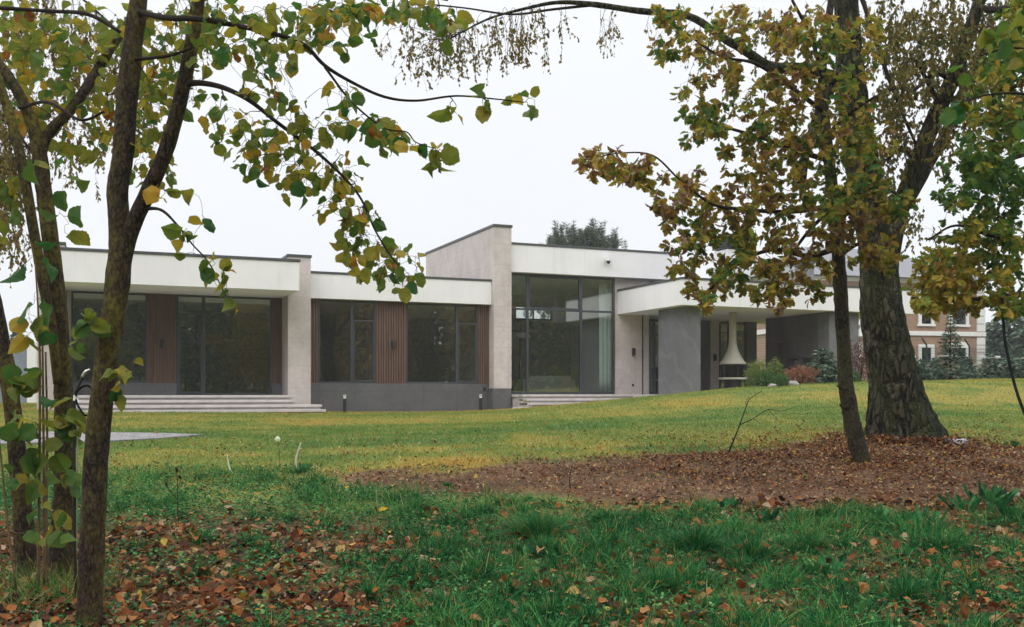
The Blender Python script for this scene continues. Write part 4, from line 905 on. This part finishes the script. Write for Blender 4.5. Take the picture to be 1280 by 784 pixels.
ok = [(745,195,26,12,5,12.1),(785,205,30,22,8,12.1),(805,225,22,16,4,12.1),(845,265,26,22,7,12.2),(860,300,28,22,7,12.3),(825,255,12,10,2,12.2),(870,235,30,30,8),(885,280,32,35,12),(880,372,20,10,6,12.4),(862,360,14,8,2,12.4),(905,340,26,28,12),(940,312,36,36,14),(975,345,30,30,14),(965,375,22,14,6,12.5),(985,300,36,36,14),(935,250,40,36,16),(985,235,40,40,18),(935,190,40,34,14),(990,165,40,36,14),(895,150,34,26,9),(870,170,20,14,3),(945,110,46,34,14),(1000,100,36,36,12),(900,80,36,28,9),(860,50,32,28,9),(835,20,26,18,6),(925,30,46,28,12),(990,40,40,36,14),(1045,50,36,40,12),(1060,110,36,36,8),(1065,180,36,36,12),(1075,240,40,30,14),(1115,255,30,26,9),(1065,295,34,30,12),(1098,315,22,28,9),(1025,330,24,24,6),(1030,250,28,40,10)]
ok += [(755,200,36,22,8,12.1),(800,215,34,26,8,12.1),(840,240,30,30,8,12.2),(870,130,30,30,5),(830,60,26,26,5),(850,330,22,16,4,12.4),(1000,30,50,40,14),(900,120,44,40,12),(960,150,40,40,12),(930,280,40,40,14),(1000,200,50,50,16),(1050,140,40,60,10),(1090,180,30,50,8),(1020,360,20,20,4),(940,355,20,20,6),(900,250,30,30,8),(865,320,24,22,6),(1090,60,26,50,8),(1040,280,40,30,10)]
ck = K.grow(blob(ok, 12.7, .9, 1.7), .12, .004, maxr=.01)
def tK(n, p):
    t = np.array([noise.noise(Vector(x_*1.3)) for x_ in p])*.55
    return np.clip(.46 + t*.85 + rng.normal(0,.2,n), .02, 1)
K.leaves(ck, T_OAK, 10., .108, tK, .45, 1., .5, 1., 1.02, .2)
for (px, py) in ((1054,486),(1057,510)):
    K.wood.tube([P(px+6,py,YS-.05), P(px-3,py-1,YS-.15), P(px-7,py-4,YS-.22)], [.03,.025,.014], 8)
K.finish('oak_tree', 'thin crooked oak with yellow-brown lobed leaves in front of the old birch', BARKO, OAK)

# --- oak standing outside the right edge, its branches reach in
Yr = 11.5
rx_ = P(1420,0,Yr)[0]
Rr = Tree([rx_, Yr+.5, g1(rx_, Yr+.5)-.1])
Rr.wood.tube(spline([(rx_,Yr+.5,g1(rx_,Yr+.5)-.2),(rx_+.05,Yr+.5,2.5),(rx_-.05,Yr+.45,5),(rx_+.1,Yr+.5,8)], 8), np.linspace(.3,.12,25), 24, .08, 4)
Rr.nodes(spline([(rx_,Yr+.5,.8),(rx_+.05,Yr+.5,2.5),(rx_-.05,Yr+.45,5),(rx_+.1,Yr+.5,8)], 8), np.linspace(.3,.12,25))
for rows in ([(1420,300,9,Yr+.5),(1350,340,6,Yr+.2),(1300,362,4.4,Yr),(1255,372,3.2,Yr-.2),(1210,375,2.2,Yr-.3),(1165,378,1.4,Yr-.3),(1140,372,.9,Yr-.3)],
             [(1420,240,8,Yr+.5),(1350,280,5,Yr+.2),(1290,300,3.4,Yr),(1240,295,2.4,Yr-.1),(1195,282,1.6,Yr-.2),(1160,300,1,Yr-.2)],
             [(1420,150,8,Yr+.5),(1350,170,5,Yr+.3),(1290,190,3.4,Yr+.1),(1240,205,2.2,Yr),(1200,210,1.4,Yr)],
             [(1420,50,8,Yr+.5),(1350,80,5,Yr+.3),(1290,100,3,Yr),(1240,120,2,Yr-.1)]):
    Rr.limb(rows, Rr.twig, 8, .08)
cr = Rr.grow(blob([(1150,375,16,14,5),(1175,345,26,28,12),(1165,320,18,18,6),(1205,375,30,14,10),(1215,335,32,28,14),(1255,345,30,30,14),(1275,375,20,20,6),(1195,290,30,22,9),(1235,285,30,26,12),(1270,290,24,30,10),(1215,240,26,30,9),(1255,230,30,34,14),(1275,170,22,40,10),(1240,180,26,30,9),(1210,200,20,26,5),(1262,110,26,36,10),(1230,140,22,24,5),(1275,50,20,40,6),(1290,240,20,60,8),(1185,255,22,22,4),(1240,320,50,60,24),(1220,230,50,60,18),(1260,200,30,80,20),(1250,130,40,60,16),(1170,380,22,14,6),(1240,380,50,14,12),(1260,120,40,110,40),(1225,190,30,80,22),(1185,335,40,40,16),(1160,350,26,34,10),(1205,310,40,40,14),(1270,30,30,40,12)], Yr-.1, .9, 1.5), .12, .004, maxr=.01)
def tR(n, p):
    t = np.array([noise.noise(Vector(x_*.9)+Vector((5,0,0))) for x_ in p])*.42
    return np.clip(.25 + t*.9 + rng.normal(0,.14,n) - np.clip((p[:,2]-3.4)*.05, 0, .14), .0, .9)
Rr.leaves(cr, T_OAK, 9., .1, tR, .4, 1., .5, 1., 1.05, .2)
# near hazel spray with large pale leaves at the right edge
Rr.finish('oak_tree', 'green-leaved oak reaching in from the right edge over the brick house', BARKO, OAK)
Hs = Tree([*P(1420,0,5.2)[:2], g1(P(1420,0,5.2)[0], 5.2)-.05])
Hs.wood.tube(spline([(*P(1420,0,5.2)[:2], g1(P(1420,0,5.2)[0],5.2)-.1),(*P(1425,0,5.2)[:2],1.8),(*P(1415,0,5.2)[:2],3.8)], 8), np.linspace(.05,.02,17), 12, .08, 8)
Hs.nodes(spline([(*P(1420,0,5.2)[:2],.1),(*P(1425,0,5.2)[:2],1.8),(*P(1415,0,5.2)[:2],3.8)], 8), np.linspace(.05,.02,17))
Hs.limb([(1418,110,4,5.2),(1350,80,3,5.1),(1300,66,2.2,5.),(1262,60,1.4,5.),(1225,70,.8,5.)], Hs.twig, 7, .05); Hs.limb([(1420,200,4,5.2),(1340,150,2.6,5.1),(1290,120,1.8,5.),(1240,118,1.2,5.),(1200,128,.7,5.)], Hs.twig, 7, .05)
ch_ = Hs.grow(blob([(1240,50,26,10,4),(1205,80,14,10,2),(1215,100,10,12,2),(1188,130,8,8,2),(1200,132,8,8,1),(1265,45,14,14,3),(1275,140,10,14,3),(1225,65,16,8,2),(1270,75,12,14,2)], 5., .12), .08, .002, maxr=.003)
Hs.leaves(ch_, T_HAZEL, 1.4, .085, .24, .4, .8, .6, 1., 1.05, .3)
Hs.finish('hazel_tree', 'slender hazel spray with large pale leaves at the upper right edge', BARKH, HAZEL)

# --- weeping birch at the left, standing outside the frame
Yw = 17.
wx = P(-190,0,Yw)[0]
Wb = Tree([wx, Yw, g1(wx, Yw)-.1])
q_ = spline([(wx,Yw,g1(wx,Yw)-.2),(wx+.1,Yw,3),(wx+.3,Yw+.1,7),(wx+.4,Yw,12),(wx+.6,Yw,16)], 8); Wb.wood.tube(q_, np.linspace(.24,.04,len(q_)), 20, .06, 4); Wb.nodes(q_, np.linspace(.24,.04,len(q_)))
for rows in ([(-165,100,5,Yw),(-110,0,4,Yw-.3),(-50,-40,3,Yw-.6),(20,-40,2.2,Yw-.8),(90,-10,1.4,Yw-1),(150,40,.9,Yw-1)], [(-165,60,5,Yw),(-100,-60,4,Yw+.3),(0,-120,3,Yw+.5),(100,-110,2.2,Yw+.6),(180,-60,1.4,Yw+.6),(225,0,.9,Yw+.6)],
             [(-180,200,5,Yw),(-120,120,3.6,Yw-.4),(-60,110,2.6,Yw-.7),(0,140,1.8,Yw-.9),(40,190,1.2,Yw-1)], [(-180,260,4,Yw),(-110,210,3,Yw+.3),(-50,210,2,Yw+.5),(10,250,1.2,Yw+.6)], [(-165,50,4,Yw),(-90,-90,3.5,Yw),(20,-170,3,Yw),(140,-180,2.4,Yw),(240,-120,1.6,Yw),(290,-60,1,Yw)]):
    Wb.limb(rows, Wb.twig, 7, .08)
hanging(Wb, blob([(20,20,60,50,40,Yw-.5),(90,60,60,50,40,Yw-.4),(150,80,50,60,34,Yw),(200,110,35,60,26,Yw+.3),(30,120,40,50,26,Yw-.6),(10,200,30,60,30,Yw-.7),(20,290,30,40,20,Yw-.7),(250,20,40,40,16,Yw+.2),(100,150,40,40,14,Yw),(15,200,30,90,30,Yw-.7),(20,320,28,50,26,Yw-.7)], Yw-.3, .7), 1.0, 26, .07, .6)
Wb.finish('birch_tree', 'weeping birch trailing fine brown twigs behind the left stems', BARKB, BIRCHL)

# far trees behind the house at the left edge
spruce(P(22,0,55)[0], 55, 4.2, 1.1, 'narrow dark conifer far behind the leftmost trunk', sprl=.4, name='spruce_tree')

# woodland behind the photographer, seen only mirrored in the glazing
wd = MB(); tr_ = MB()
for k in range(120):
    ring = k % 3
    a = R(-130 + (k//3)*4.2 + rng.normal()*1.2); rr_ = (60, 70, 84)[ring] + rng.uniform(-3, 3)
    cx, cy = 2 + math.cos(a)*rr_, 32 + math.sin(a)*rr_
    if cy > 34 or (cx < 16 and cy > -24): continue
    h = rng.uniform(13, 17) + ring*4; r = rng.uniform(3, 4.4)
    tr_.tube([(cx,cy,-.5),(cx,cy,h*.5),(cx,cy,h*.9)], [.2,.15,.05], 6)
    n = 2600; d = rdir(n); f = rng.uniform(.2,1,n)**.5; f = f*np.array([1+.4*noise.noise(Vector(q_*1.8)+Vector((k*3.1,0,0))) for q_ in d])
    p = d*f[:,None]*np.array([r,r,h*.47]) + np.array([cx,cy,h*.5])
    wd.inst(T_DIAM, p, d+rdir(n)*.8, rdir(n), rng.uniform(.4,.9,n), rng.uniform(.35,.8,n), np.clip(rng.uniform(0,.8)+rng.normal(0,.14,n),0,1))
    n = 350; p = np.stack([cx+rng.normal(0,3,n), cy+rng.normal(0,2,n), rng.uniform(0,2.6,n)+g1(cx,cy)],-1); wd.inst(T_DIAM, p, rdir(n)+np.array([0,0,.4]), rdir(n), .7, .6, rng.uniform(.1,.6,n))
wd.build('woodland', FARL)['kind'] = 'stuff'; tr_.build('woodland_trunks', TWIG)['kind'] = 'stuff'

# ---------------------------------------------------------------- turf, weeds and litter
def scatter(n, px0, px1, Y0, Y1, bias=1.):
    Y = Y0 + (Y1-Y0)*rng.uniform(0,1,n)**bias; px = rng.uniform(px0, px1, n); return (px-640)/F*Y, Y
def blades(mb, x, y, h, wd_, tint, lean=.35, temps=T_BLADE, z=None):
    n = len(x); z = gz(x, y) if z is None else z
    ax = np.stack([rng.normal(0,lean,n), rng.normal(0,lean,n), np.ones(n)], -1); nr = rdir(n)*np.array([1,1,.1])
    k = rng.integers(0, len(temps), n); h = np.broadcast_to(h, (n,)); wd_ = np.broadcast_to(wd_, (n,)); tint = np.broadcast_to(tint, (n,))
    for q_ in range(len(temps)):
        b = k == q_; mb.inst(temps[q_], np.stack([x[b], y[b], z[b]-.01], -1), ax[b], nr[b], h[b], wd_[b], tint[b])
# short lawn
lb = MB(); x, y = scatter(230000, -60, 1380, 12.2, 40, 1.15)
inside = ((x-OO[0])*UU[0]+(y-OO[1])*UU[1], (x-OO[0])*VV[0]+(y-OO[1])*VV[1])
ok_ = (soil_mask(x, y) < rng.uniform(.1,1.02,len(x))**1.3) & ~((inside[1] > -.15) & (inside[0] > -7.5)) & ~((inside[1] > -4.6) & (inside[0] > 12.2)) & ~((inside[1] > -2.95) & (inside[0] < .8) & (inside[0] > -7)) & ~((inside[1] > -2.0) & (inside[0] > 7.9))
x, y = x[ok_], y[ok_]; dm = dry_mask(x, y)
lb.inst(T_SHORT, np.stack([x, y, gz(x, y)-.004], -1), np.stack([rng.normal(0,.45,len(x)), rng.normal(0,.45,len(x)), np.ones(len(x))], -1), rdir(len(x))*np.array([1,1,.1]), rng.uniform(.025,.06,len(x)), .008+.0006*y, np.clip(dm+rng.normal(0,.05,len(x)),0,1))
lb.build('lawn_grass', LAWNB)['kind'] = 'stuff'
# long turf in front: a field of blades, thick to the right, thin over the leaf litter to the left
def lush(x, y):
    px = x/y*F+640
    b = .5 + .9*fbm(x, y, .8, 31) + .35*fbm(x, y, 2.6, 13)
    b += np.clip((px-480)/250, -.55, .5) + np.where(px < 520, np.clip((y-9.6)/1.6, 0, .75), 0)
    return np.clip(b - soil_mask(x, y)*1.6, 0, 1.4)
def fg(n): return scatter(n, -30, 1330, 5.6, 13.4, 1.1)
gb_ = MB(); x, y = fg(190000); lu = lush(x, y); k_ = (rng.uniform(0,1,len(x)) < lu*.9+.03) & (y+rng.normal(0,.45,len(x)) < 10.8 + (x < -.6)*2.0 + fbm(x,y,1.,7)*.8); x, y, lu = x[k_], y[k_], lu[k_]
cl_ = np.clip(.6+1.3*fbm(x, y, 3.1, 71), .25, 1.7)
tone = np.clip(.27 + .22*np.clip((y-9.4)/1.6,0,1)*rng.uniform(0,1,len(x)) + .22*fbm(x, y, .9, 17) + rng.normal(0,.16,len(x)) + (rng.uniform(0,1,len(x)) < .05)*.5, 0, 1)
blades(gb_, x, y, (.03+.095*lu)*cl_*rng.uniform(.5,1.8,len(x)), .0055*rng.uniform(.6,1.6,len(x)), tone, .55)
# tussocks
TUS = []
while len(TUS) < 150:
    tx, ty = scatter(1, 0, 1300, 6., 11.2, 1.); 
    if rng.uniform() < lush(tx, ty)[0]*.8: TUS.append((tx[0], ty[0], rng.uniform(.07,.16), rng.uniform(.09,.19), int(rng.uniform(120,380))))
for px, py, r, hh, n in TUS + list(((675,672,.22,.3,1500),(560,690,.15,.2,700),(520,640,.2,.16,700),(870,690,.24,.26,1500),(940,700,.2,.24,1100),(1010,690,.2,.2,900),(820,740,.2,.2,900),(760,655,.18,.18,800),(1180,690,.22,.2,900),(1100,660,.2,.16,800),(375,592,.14,.14,500),(690,770,.16,.16,600),(1130,750,.2,.18,800),(250,600,.3,.1,500),(330,600,.3,.1,500),(470,625,.25,.1,500),(1000,650,.25,.16,700))):
    c_ = gpix(px, py) if py > 100 else (px, py); rr_ = r*np.abs(rng.normal(0,.6,n)); a = rng.uniform(0,6.28,n); x = c_[0]+rr_*np.cos(a); y = c_[1]+rr_*np.sin(a); z = gz(x, y)
    out_ = np.stack([np.cos(a)*rr_/r*.9, np.sin(a)*rr_/r*.9, np.ones(n)], -1)+rng.normal(0,.22,(n,3))
    nr = -np.stack([np.cos(a), np.sin(a), np.zeros(n)], -1)*1.+rdir(n)*.3
    for q_ in range(5):
        b = rng.integers(0,5,n) == q_; gb_.inst(T_BLADE[q_], np.stack([x,y,z-.01],-1)[b], out_[b], -nr[b]*-1, (hh*rng.uniform(.5,1.15,n))[b], .005, np.clip(rng.normal(.24,.1,n)+rng.normal(0,.07)+(rng.uniform(0,1,n)<.07)*.5,0,1)[b])
# dry straw at the foot of the left stems
c_ = P(60,0,7.5); n = 900; x = c_[0]+rng.normal(0,.3,n); y = c_[1]+rng.normal(0,.22,n)-.1; blades(gb_, x, y, rng.uniform(.12,.32,n), .005, rng.choice([.25,.4,.75,.9],n), .55)
gb_.build('long_grass', GRASS)['kind'] = 'stuff'
# broad small weeds
wb = MB(); x, y = fg(70000); px = x/y*F+640; lu = lush(x, y); k_ = (rng.uniform(0,1,len(x)) < np.clip(lu*.38+(px < 600)*np.clip(.25+.8*fbm(x,y,1.6,61)+.55*np.clip((y-9.2)/1.2,0,1),0,.9),0,1)) & (soil_mask(x,y) < .5) & (y+rng.normal(0,.6,len(x)) < 11.1+(x < -.6)*1.9+fbm(x,y,1.,7)*.8); x, y = x[k_], y[k_]; n = len(x)
ax = rdir(n)*np.array([1,1,.4])+np.array([0,0,.35])
wb.inst(T_DRY[0], np.stack([x,y,gz(x,y)+rng.uniform(.0,.07,n)],-1), ax, np.array([0,0,1.])+rdir(n)*.4, rng.uniform(.02,.05,n), rng.uniform(.016,.036,n), np.clip(.4+.25*fbm(x,y,1.2,81)+rng.normal(0,.27,n),0,1))
for px, py, n, s in ((1240,632,26,.16),(1205,640,16,.13),(1265,650,20,.15),(960,655,14,.12),(1100,655,12,.11),(900,640,10,.1),(740,690,14,.12),(1150,660,14,.13),(660,700,10,.1),(1040,720,12,.12),(380,590,40,.06),(190,600,30,.06),(270,600,30,.05),(690,582,14,.05),(820,600,8,.05),(1265,560,20,.07),(480,618,16,.06),(560,612,14,.06),(1060,770,10,.1)):
    c_ = gpix(px, py); a = rng.uniform(0,6.28,n); rr_ = rng.uniform(0,.2,n)*(1 if s > .07 else 1.3); p = np.stack([c_[0]+rr_*np.cos(a), c_[1]+rr_*np.sin(a), np.full(n,c_[2])+rng.uniform(0,.06,n)],-1)
    ax = np.stack([np.cos(a),np.sin(a),rng.uniform(.2,1.3,n)],-1); wb.inst(T_DRY[1], p, ax, np.array([0,0,1.])+rdir(n)*.5, s*rng.uniform(.6,1.3,n), s*.55, np.clip(.3+rng.normal(0,.22,n),0,1))
wb.build('ground_weeds', WEED)['kind'] = 'stuff'
# fallen leaves
fl_ = MB()
def litter(x, y, s, tint, lift=.02, flat=1.):
    n = len(x); ax = rdir(n)*np.array([1,1,.35*flat]); nr = np.array([0,0,1.])+rdir(n)*.55*flat; k = rng.integers(0,len(T_DRY),n); p = np.stack([x,y,gz(x,y)+rng.uniform(.004,lift,n)],-1)
    for q_ in range(len(T_DRY)):
        b = k == q_; fl_.inst(T_DRY[q_], p[b], ax[b], nr[b], s[b], s[b]*.95, tint[b])
def tl(n): return np.clip(rng.choice([.04,.2,.35,.47,.6,.72,.9], n, p=[.18,.2,.14,.14,.14,.12,.08])+rng.normal(0,.05,n),0,1)
x, y = scatter(22000, -30, 1330, 5.6, 11, 1.15); px = x/y*F+640; k_ = rng.uniform(0,1,len(x)) < np.clip(1.05-lush(x,y)*.85,.10,1)*np.where(px < 560, .9, .75)*np.where((y > 9.7) & (px < 560), .35, 1); x, y = x[k_], y[k_]
litter(x, y, .03+.07*rng.uniform(0,1,len(x))**1.7, tl(len(x)), .04)
x, y = fg(1700); k_ = y < 10; x, y = x[k_], y[k_]; litter(x, y, rng.uniform(.05,.09,len(x)), np.clip(rng.choice([.3,.45,.55,.62,.75],len(x))+rng.normal(0,.05,len(x)),0,1), .09)
x, y = scatter(110000, 380, 1400, 10.4, 18, 1.); sm_ = soil_mask(x, y); px = x/y*F+640; k_ = rng.uniform(0,1,len(x)) < np.clip(sm_*(.04+(.12+.42*np.clip((px-640)/380,0,1))*np.clip((y-11.2)/2.2,.25,1)*np.clip(1+1.9*fbm(x,y,1.1,41)+.8*fbm(x,y,4,42),0,2.2)),0,1); x, y = x[k_], y[k_]
litter(x, y, .016+.034*rng.uniform(0,1,len(x))**1.6, np.clip(np.minimum(tl(len(x))-.02,.8),0,1), .022, .6)
x, y = scatter(9000, 380, 1400, 10.4, 18, 1.); sm_ = soil_mask(x, y); k_ = rng.uniform(0,1,len(x)) < sm_*.6; x, y = x[k_], y[k_]
litter(x, y, rng.uniform(.012,.035,len(x)), np.clip(rng.normal(.9,.02,len(x)),0,1), .035)  # glints of wet litter put in as pale-coloured flakes
x, y = scatter(42000, -60, 1380, 11.5, 34, 1.5); k_ = (rng.uniform(0,1,len(x)) < np.clip(.03+(.2+1.0*np.clip((x/y*F+640-700)/350,0,1))*np.exp(-((y-15.5)/3.)**2)*(1+.8*fbm(x,y,.8,51)),0,1)) & ~((x-OO[0])*VV[0]+(y-OO[1])*VV[1] > -3); x, y = x[k_], y[k_]
litter(x, y, rng.uniform(.02,.055,len(x)), np.clip(rng.choice([.2,.35,.5,.6,.72,.85,.97],len(x))+rng.normal(0,.05,len(x)),0,1), .04)
a = rng.uniform(0,6.28,900); rr_ = rng.uniform(.5,1.3,900); x = bx_+np.cos(a)*rr_*1.1; y = by_+np.sin(a)*rr_-.1; litter(x, y, rng.uniform(.035,.07,900), tl(900), .05)
a = rng.uniform(-2.6,-.5,500); rr_ = .62+np.abs(rng.normal(0,.13,500)); x = bx_+np.cos(a)*rr_*1.05; y = by_+np.sin(a)*rr_; litter(x, y, rng.uniform(.035,.07,500), tl(500), .12)
fl_.build('fallen_leaves', FALLEN)['kind'] = 'stuff'

# ---------------------------------------------------------------- small things on the ground
# paved strip at the left
m = MB(); pa = [gpix(*p_) for p_ in ((-120,560),(140,553),(200,549.5),(254,545),(200,543.2),(140,542.5),(-120,540))]
n = len(pa); V = [(p_[0],p_[1],p_[2]+.03) for p_ in pa]+[(p_[0],p_[1],p_[2]-.2) for p_ in pa]
m.faces(V, [tuple(range(n)), tuple(range(2*n-1,n-1,-1))]+[(i,n+i,n+(i+1)%n,(i+1)%n) for i in range(n)]); o = m.build('path', PAVE); o['kind'] = 'structure'
# pale slab by the birch
c_ = gpix(1190, 556); m = MB(); m.prism([(-.26,-.06),(.02,-.1),(.24,-.03),(.27,.1),(.0,.13),(-.22,.08)], 0, .075); o = m.build('stone_slab', plain('lilac_slab', (.42,.4,.43), .8, var=.15), bevel=.012); o.location = c_+np.array([0,0,.01]); tag(o, 'flat pale lilac slab lying at the foot of the old birch', 'stone')
c_ = gpix(1266, 621); stone(c_[0], c_[1], .07, 'small grey pebble on the bare soil near the right edge', .5)
# black cable hanging at the right
m = MB(); cb_ = [P(1253,372,10.9),P(1254,400,10.8),P(1257,430,10.7),P(1263,460,10.6),P(1271,490,10.5),P(1282,520,10.4),P(1300,560,10.3)]; e_ = gpix(1335, 640); cb_ += [np.array([e_[0],e_[1],e_[2]+.02])]
m.tube(spline(cb_, 6), .0155, 8); tag(m.build('hanging_cable', DKRUB, smooth=True), 'thick black cable hanging from the oak branch at the right edge', 'cable')
# thin black post with cable loop between the left stems
c_ = P(95,0,7.2); st = empty('cable_post', (c_[0], c_[1], g1(c_[0], c_[1])-.05), 0, 'thin black post with silver tip and looped cable between the left stems', 'post')
def lp(px, py, Y=7.2): return P(px, py, Y)-np.array(st.location)
m = MB(); m.tube(spline([(0,0,0), lp(93,600), lp(93,520), lp(94,495), lp(99,480), lp(104,470)], 6), .011, 8); m.build('pole', BLACK, st, smooth=True)
m = MB(); m.tube(spline([lp(103,471.5), lp(107,465), lp(112,462)], 4), [.013]*6+[.008]*3, 8); m.build('tip', STEEL, st, smooth=True)
m = MB(); m.tube(spline([lp(95,496), lp(96,490,7.15), lp(104,483,7.1), lp(113,484,7.1), lp(118,500,7.1), lp(114,516,7.1), lp(106,519,7.12), lp(98,508,7.15), lp(95,500,7.18)], 6), .008, 8); m.build('cable_loop', DKRUB, st, smooth=True)
m = MB(); m.tube([lp(94,501), lp(95,494)], .017, 8); m.build('clip', WPLAST, st)
m = MB(); m.tube(spline([lp(97,498), lp(97,560), lp(96,640), lp(96,700)], 4), .006, 6); m.build('conduit', STEEL, st, smooth=True)
# dead twigs, stalks
def twigthing(name, label, lines, mat, cat='twig', sides=5):
    m = MB(); b = lines[0][0]
    for L_ in lines: q_ = spline([(*P(a,b_,Y), r*Y/F) for a, b_, Y, r in L_], 5); m.tube(q_[:,:3], q_[:,3], sides, .1, 20)
    o_ = spline([(*P(a,b_,Y), 0) for a, b_, Y, r in lines[0]], 2)[0,:3]; o = m.build(name, mat, smooth=True, origin=o_); return tag(o, label, cat)
def Yat(px, py): return gpix(px, py)[1]
Yb = Yat(909,570)
twigthing('bare_sapling', 'bare dark forked sapling leaning at the back edge of the soil', [[(908,572,Yb,1.2),(918,548,Yb,1),(925,530,Yb,.8),(933,508,Yb,.6),(938,498,Yb,.5),(952,489,Yb,.3)],[(925,531,Yb,.7),(942,523,Yb-.1,.55),(960,512,Yb-.2,.4),(976,514,Yb-.2,.3),(992,509,Yb-.2,.2)],[(934,508,Yb,.4),(932,503,Yb,.3),(937,496,Yb,.2)],[(960,512,Yb-.2,.35),(970,522,Yb-.25,.25),(976,530,Yb-.3,.15)],[(942,523,Yb,.3),(952,529,Yb+.1,.2),(962,516,Yb+.1,.15)]], TWIG, 'sapling')
Yb = Yat(713,612)
twigthing('bare_sapling', 'tiny bare dark seedling in the middle of the soil patch', [[(713,614,Yb,.8),(712,600,Yb,.6),(713,590,Yb,.5),(717,578,Yb,.3)],[(712,598,Yb,.4),(704,588,Yb,.3),(701,580,Yb,.2)],[(713,592,Yb,.4),(720,586,Yb,.3),(724,584,Yb,.2)]], TWIG, 'sapling')
Yb = Yat(1215,640)
twigthing('fallen_stick', 'dark fallen stick lying on soil before the weeds at right', [[(1172,618,Yb+.8,1.3),(1190,628,Yb+.5,1.8),(1208,637,Yb+.2,1.6),(1222,644,Yb-.05,1.2)],[(1190,628,Yb+.5,.8),(1182,630,Yb+.4,.6)]], TWIG, 'stick')
STALK = plain('bleached_stalk', (.55,.52,.36), .7, var=.15)
Yb = Yat(372,585); twigthing('pale_stalk', 'pale forked stalk standing above a green weed tuft', [[(370,587,Yb,1.5),(370,574,Yb,1.3),(373,563,Yb,1.1),(376,554,Yb,.8)],[(373,564,Yb,.7),(377,560,Yb,.6)]], STALK, 'stalk')
Yb = Yat(290,592); twigthing('pale_stalk', 'single curved pale stalk left of the dandelion clock', [[(291,593,Yb,1.2),(287,586,Yb,1.2),(285,577,Yb,1.),(284,568,Yb,.6)]], STALK, 'stalk')
Yb = Yat(222,660); twigthing('seed_stalk', 'thin brown seed stalk with dark heads in the left grass', [[(224,664,Yb,.6),(222,630,Yb,.5),(222,605,Yb,.5),(221,590,Yb,.5)],[(222,612,Yb,.4),(226,600,Yb,.4),(225,597,Yb,1.8),(224,594,Yb,1.)],[(221,590,Yb,.8),(221,587,Yb,2.2),(220,584,Yb,1.)],[(222,625,Yb,.3),(210,610,Yb,.5),(208,606,Yb,1.7),(207,603,Yb,.6)]], TWIG, 'stalk')
# dandelion clock
Yb = Yat(350,590); d_ = empty('dandelion_clock', gpix(350,590), 0, 'white dandelion seed head on a thin stem above the lawn edge', 'flower')
b0 = np.array(d_.location); h0 = P(347,549,Yb)-b0
m = MB(); m.tube(spline([(0,0,-.02), h0*.5+np.array([.01,0,0]), h0], 5), .003, 5); m.build('stem', WEED, d_)
n = 260; dd = rdir(n); m = MB(); m.inst(T_NEEDLE, np.repeat(h0[None],n,0), dd, rdir(n), .034, .005, 0); dd2 = rdir(300); m.inst(T_DIAM, h0+dd2*.032, rdir(300), dd2, .012, .008, 0); m.build('seed_head', leaf_mat('seed_fluff', [(0, (.9,.9,.9)), (1, (.9,.9,.9))], .5), d_)
# single bright leaf on the turf
def one_leaf(px, py, s, tint, label, mat=FALLEN, T=T_DRY[0], up=.05):
    c_ = gpix(px, py); m = MB(); m.inst(T, np.zeros((1,3)), np.array([[rng.normal(),-.3,.5]]), np.array([[0,-.6,1.]]), s, s*.9, tint); o = m.build('fallen_leaf', mat); o.location = c_+np.array([0,0,up]); tag(o, label, 'leaf')
one_leaf(473, 650, .11, 1., 'bright yellow fallen leaf in the grass left of centre'); one_leaf(727, 752, .11, .97, 'upright yellow-tan leaf at the bottom near the middle'); one_leaf(965, 640, .1, .9, 'pale leaf caught in the grass at the soil edge')

# ---------------------------------------------------------------- damp autumn air
hm = bpy.data.materials.new('damp_air'); hm.use_nodes = True; hm.node_tree.nodes.remove(hm.node_tree.nodes['Principled BSDF'])
pv_ = hm.node_tree.nodes.new('ShaderNodeVolumePrincipled'); pv_.inputs['Color'].default_value = (.93,.95,.97,1); pv_.inputs['Density'].default_value = .0008; pv_.inputs['Anisotropy'].default_value = .3
hm.node_tree.links.new(pv_.outputs[0], hm.node_tree.nodes['Material Output'].inputs['Volume'])
hz_ = MB().box(-950,950,-560,1600,-2,24).build('haze', hm); hz_['kind'] = 'stuff'
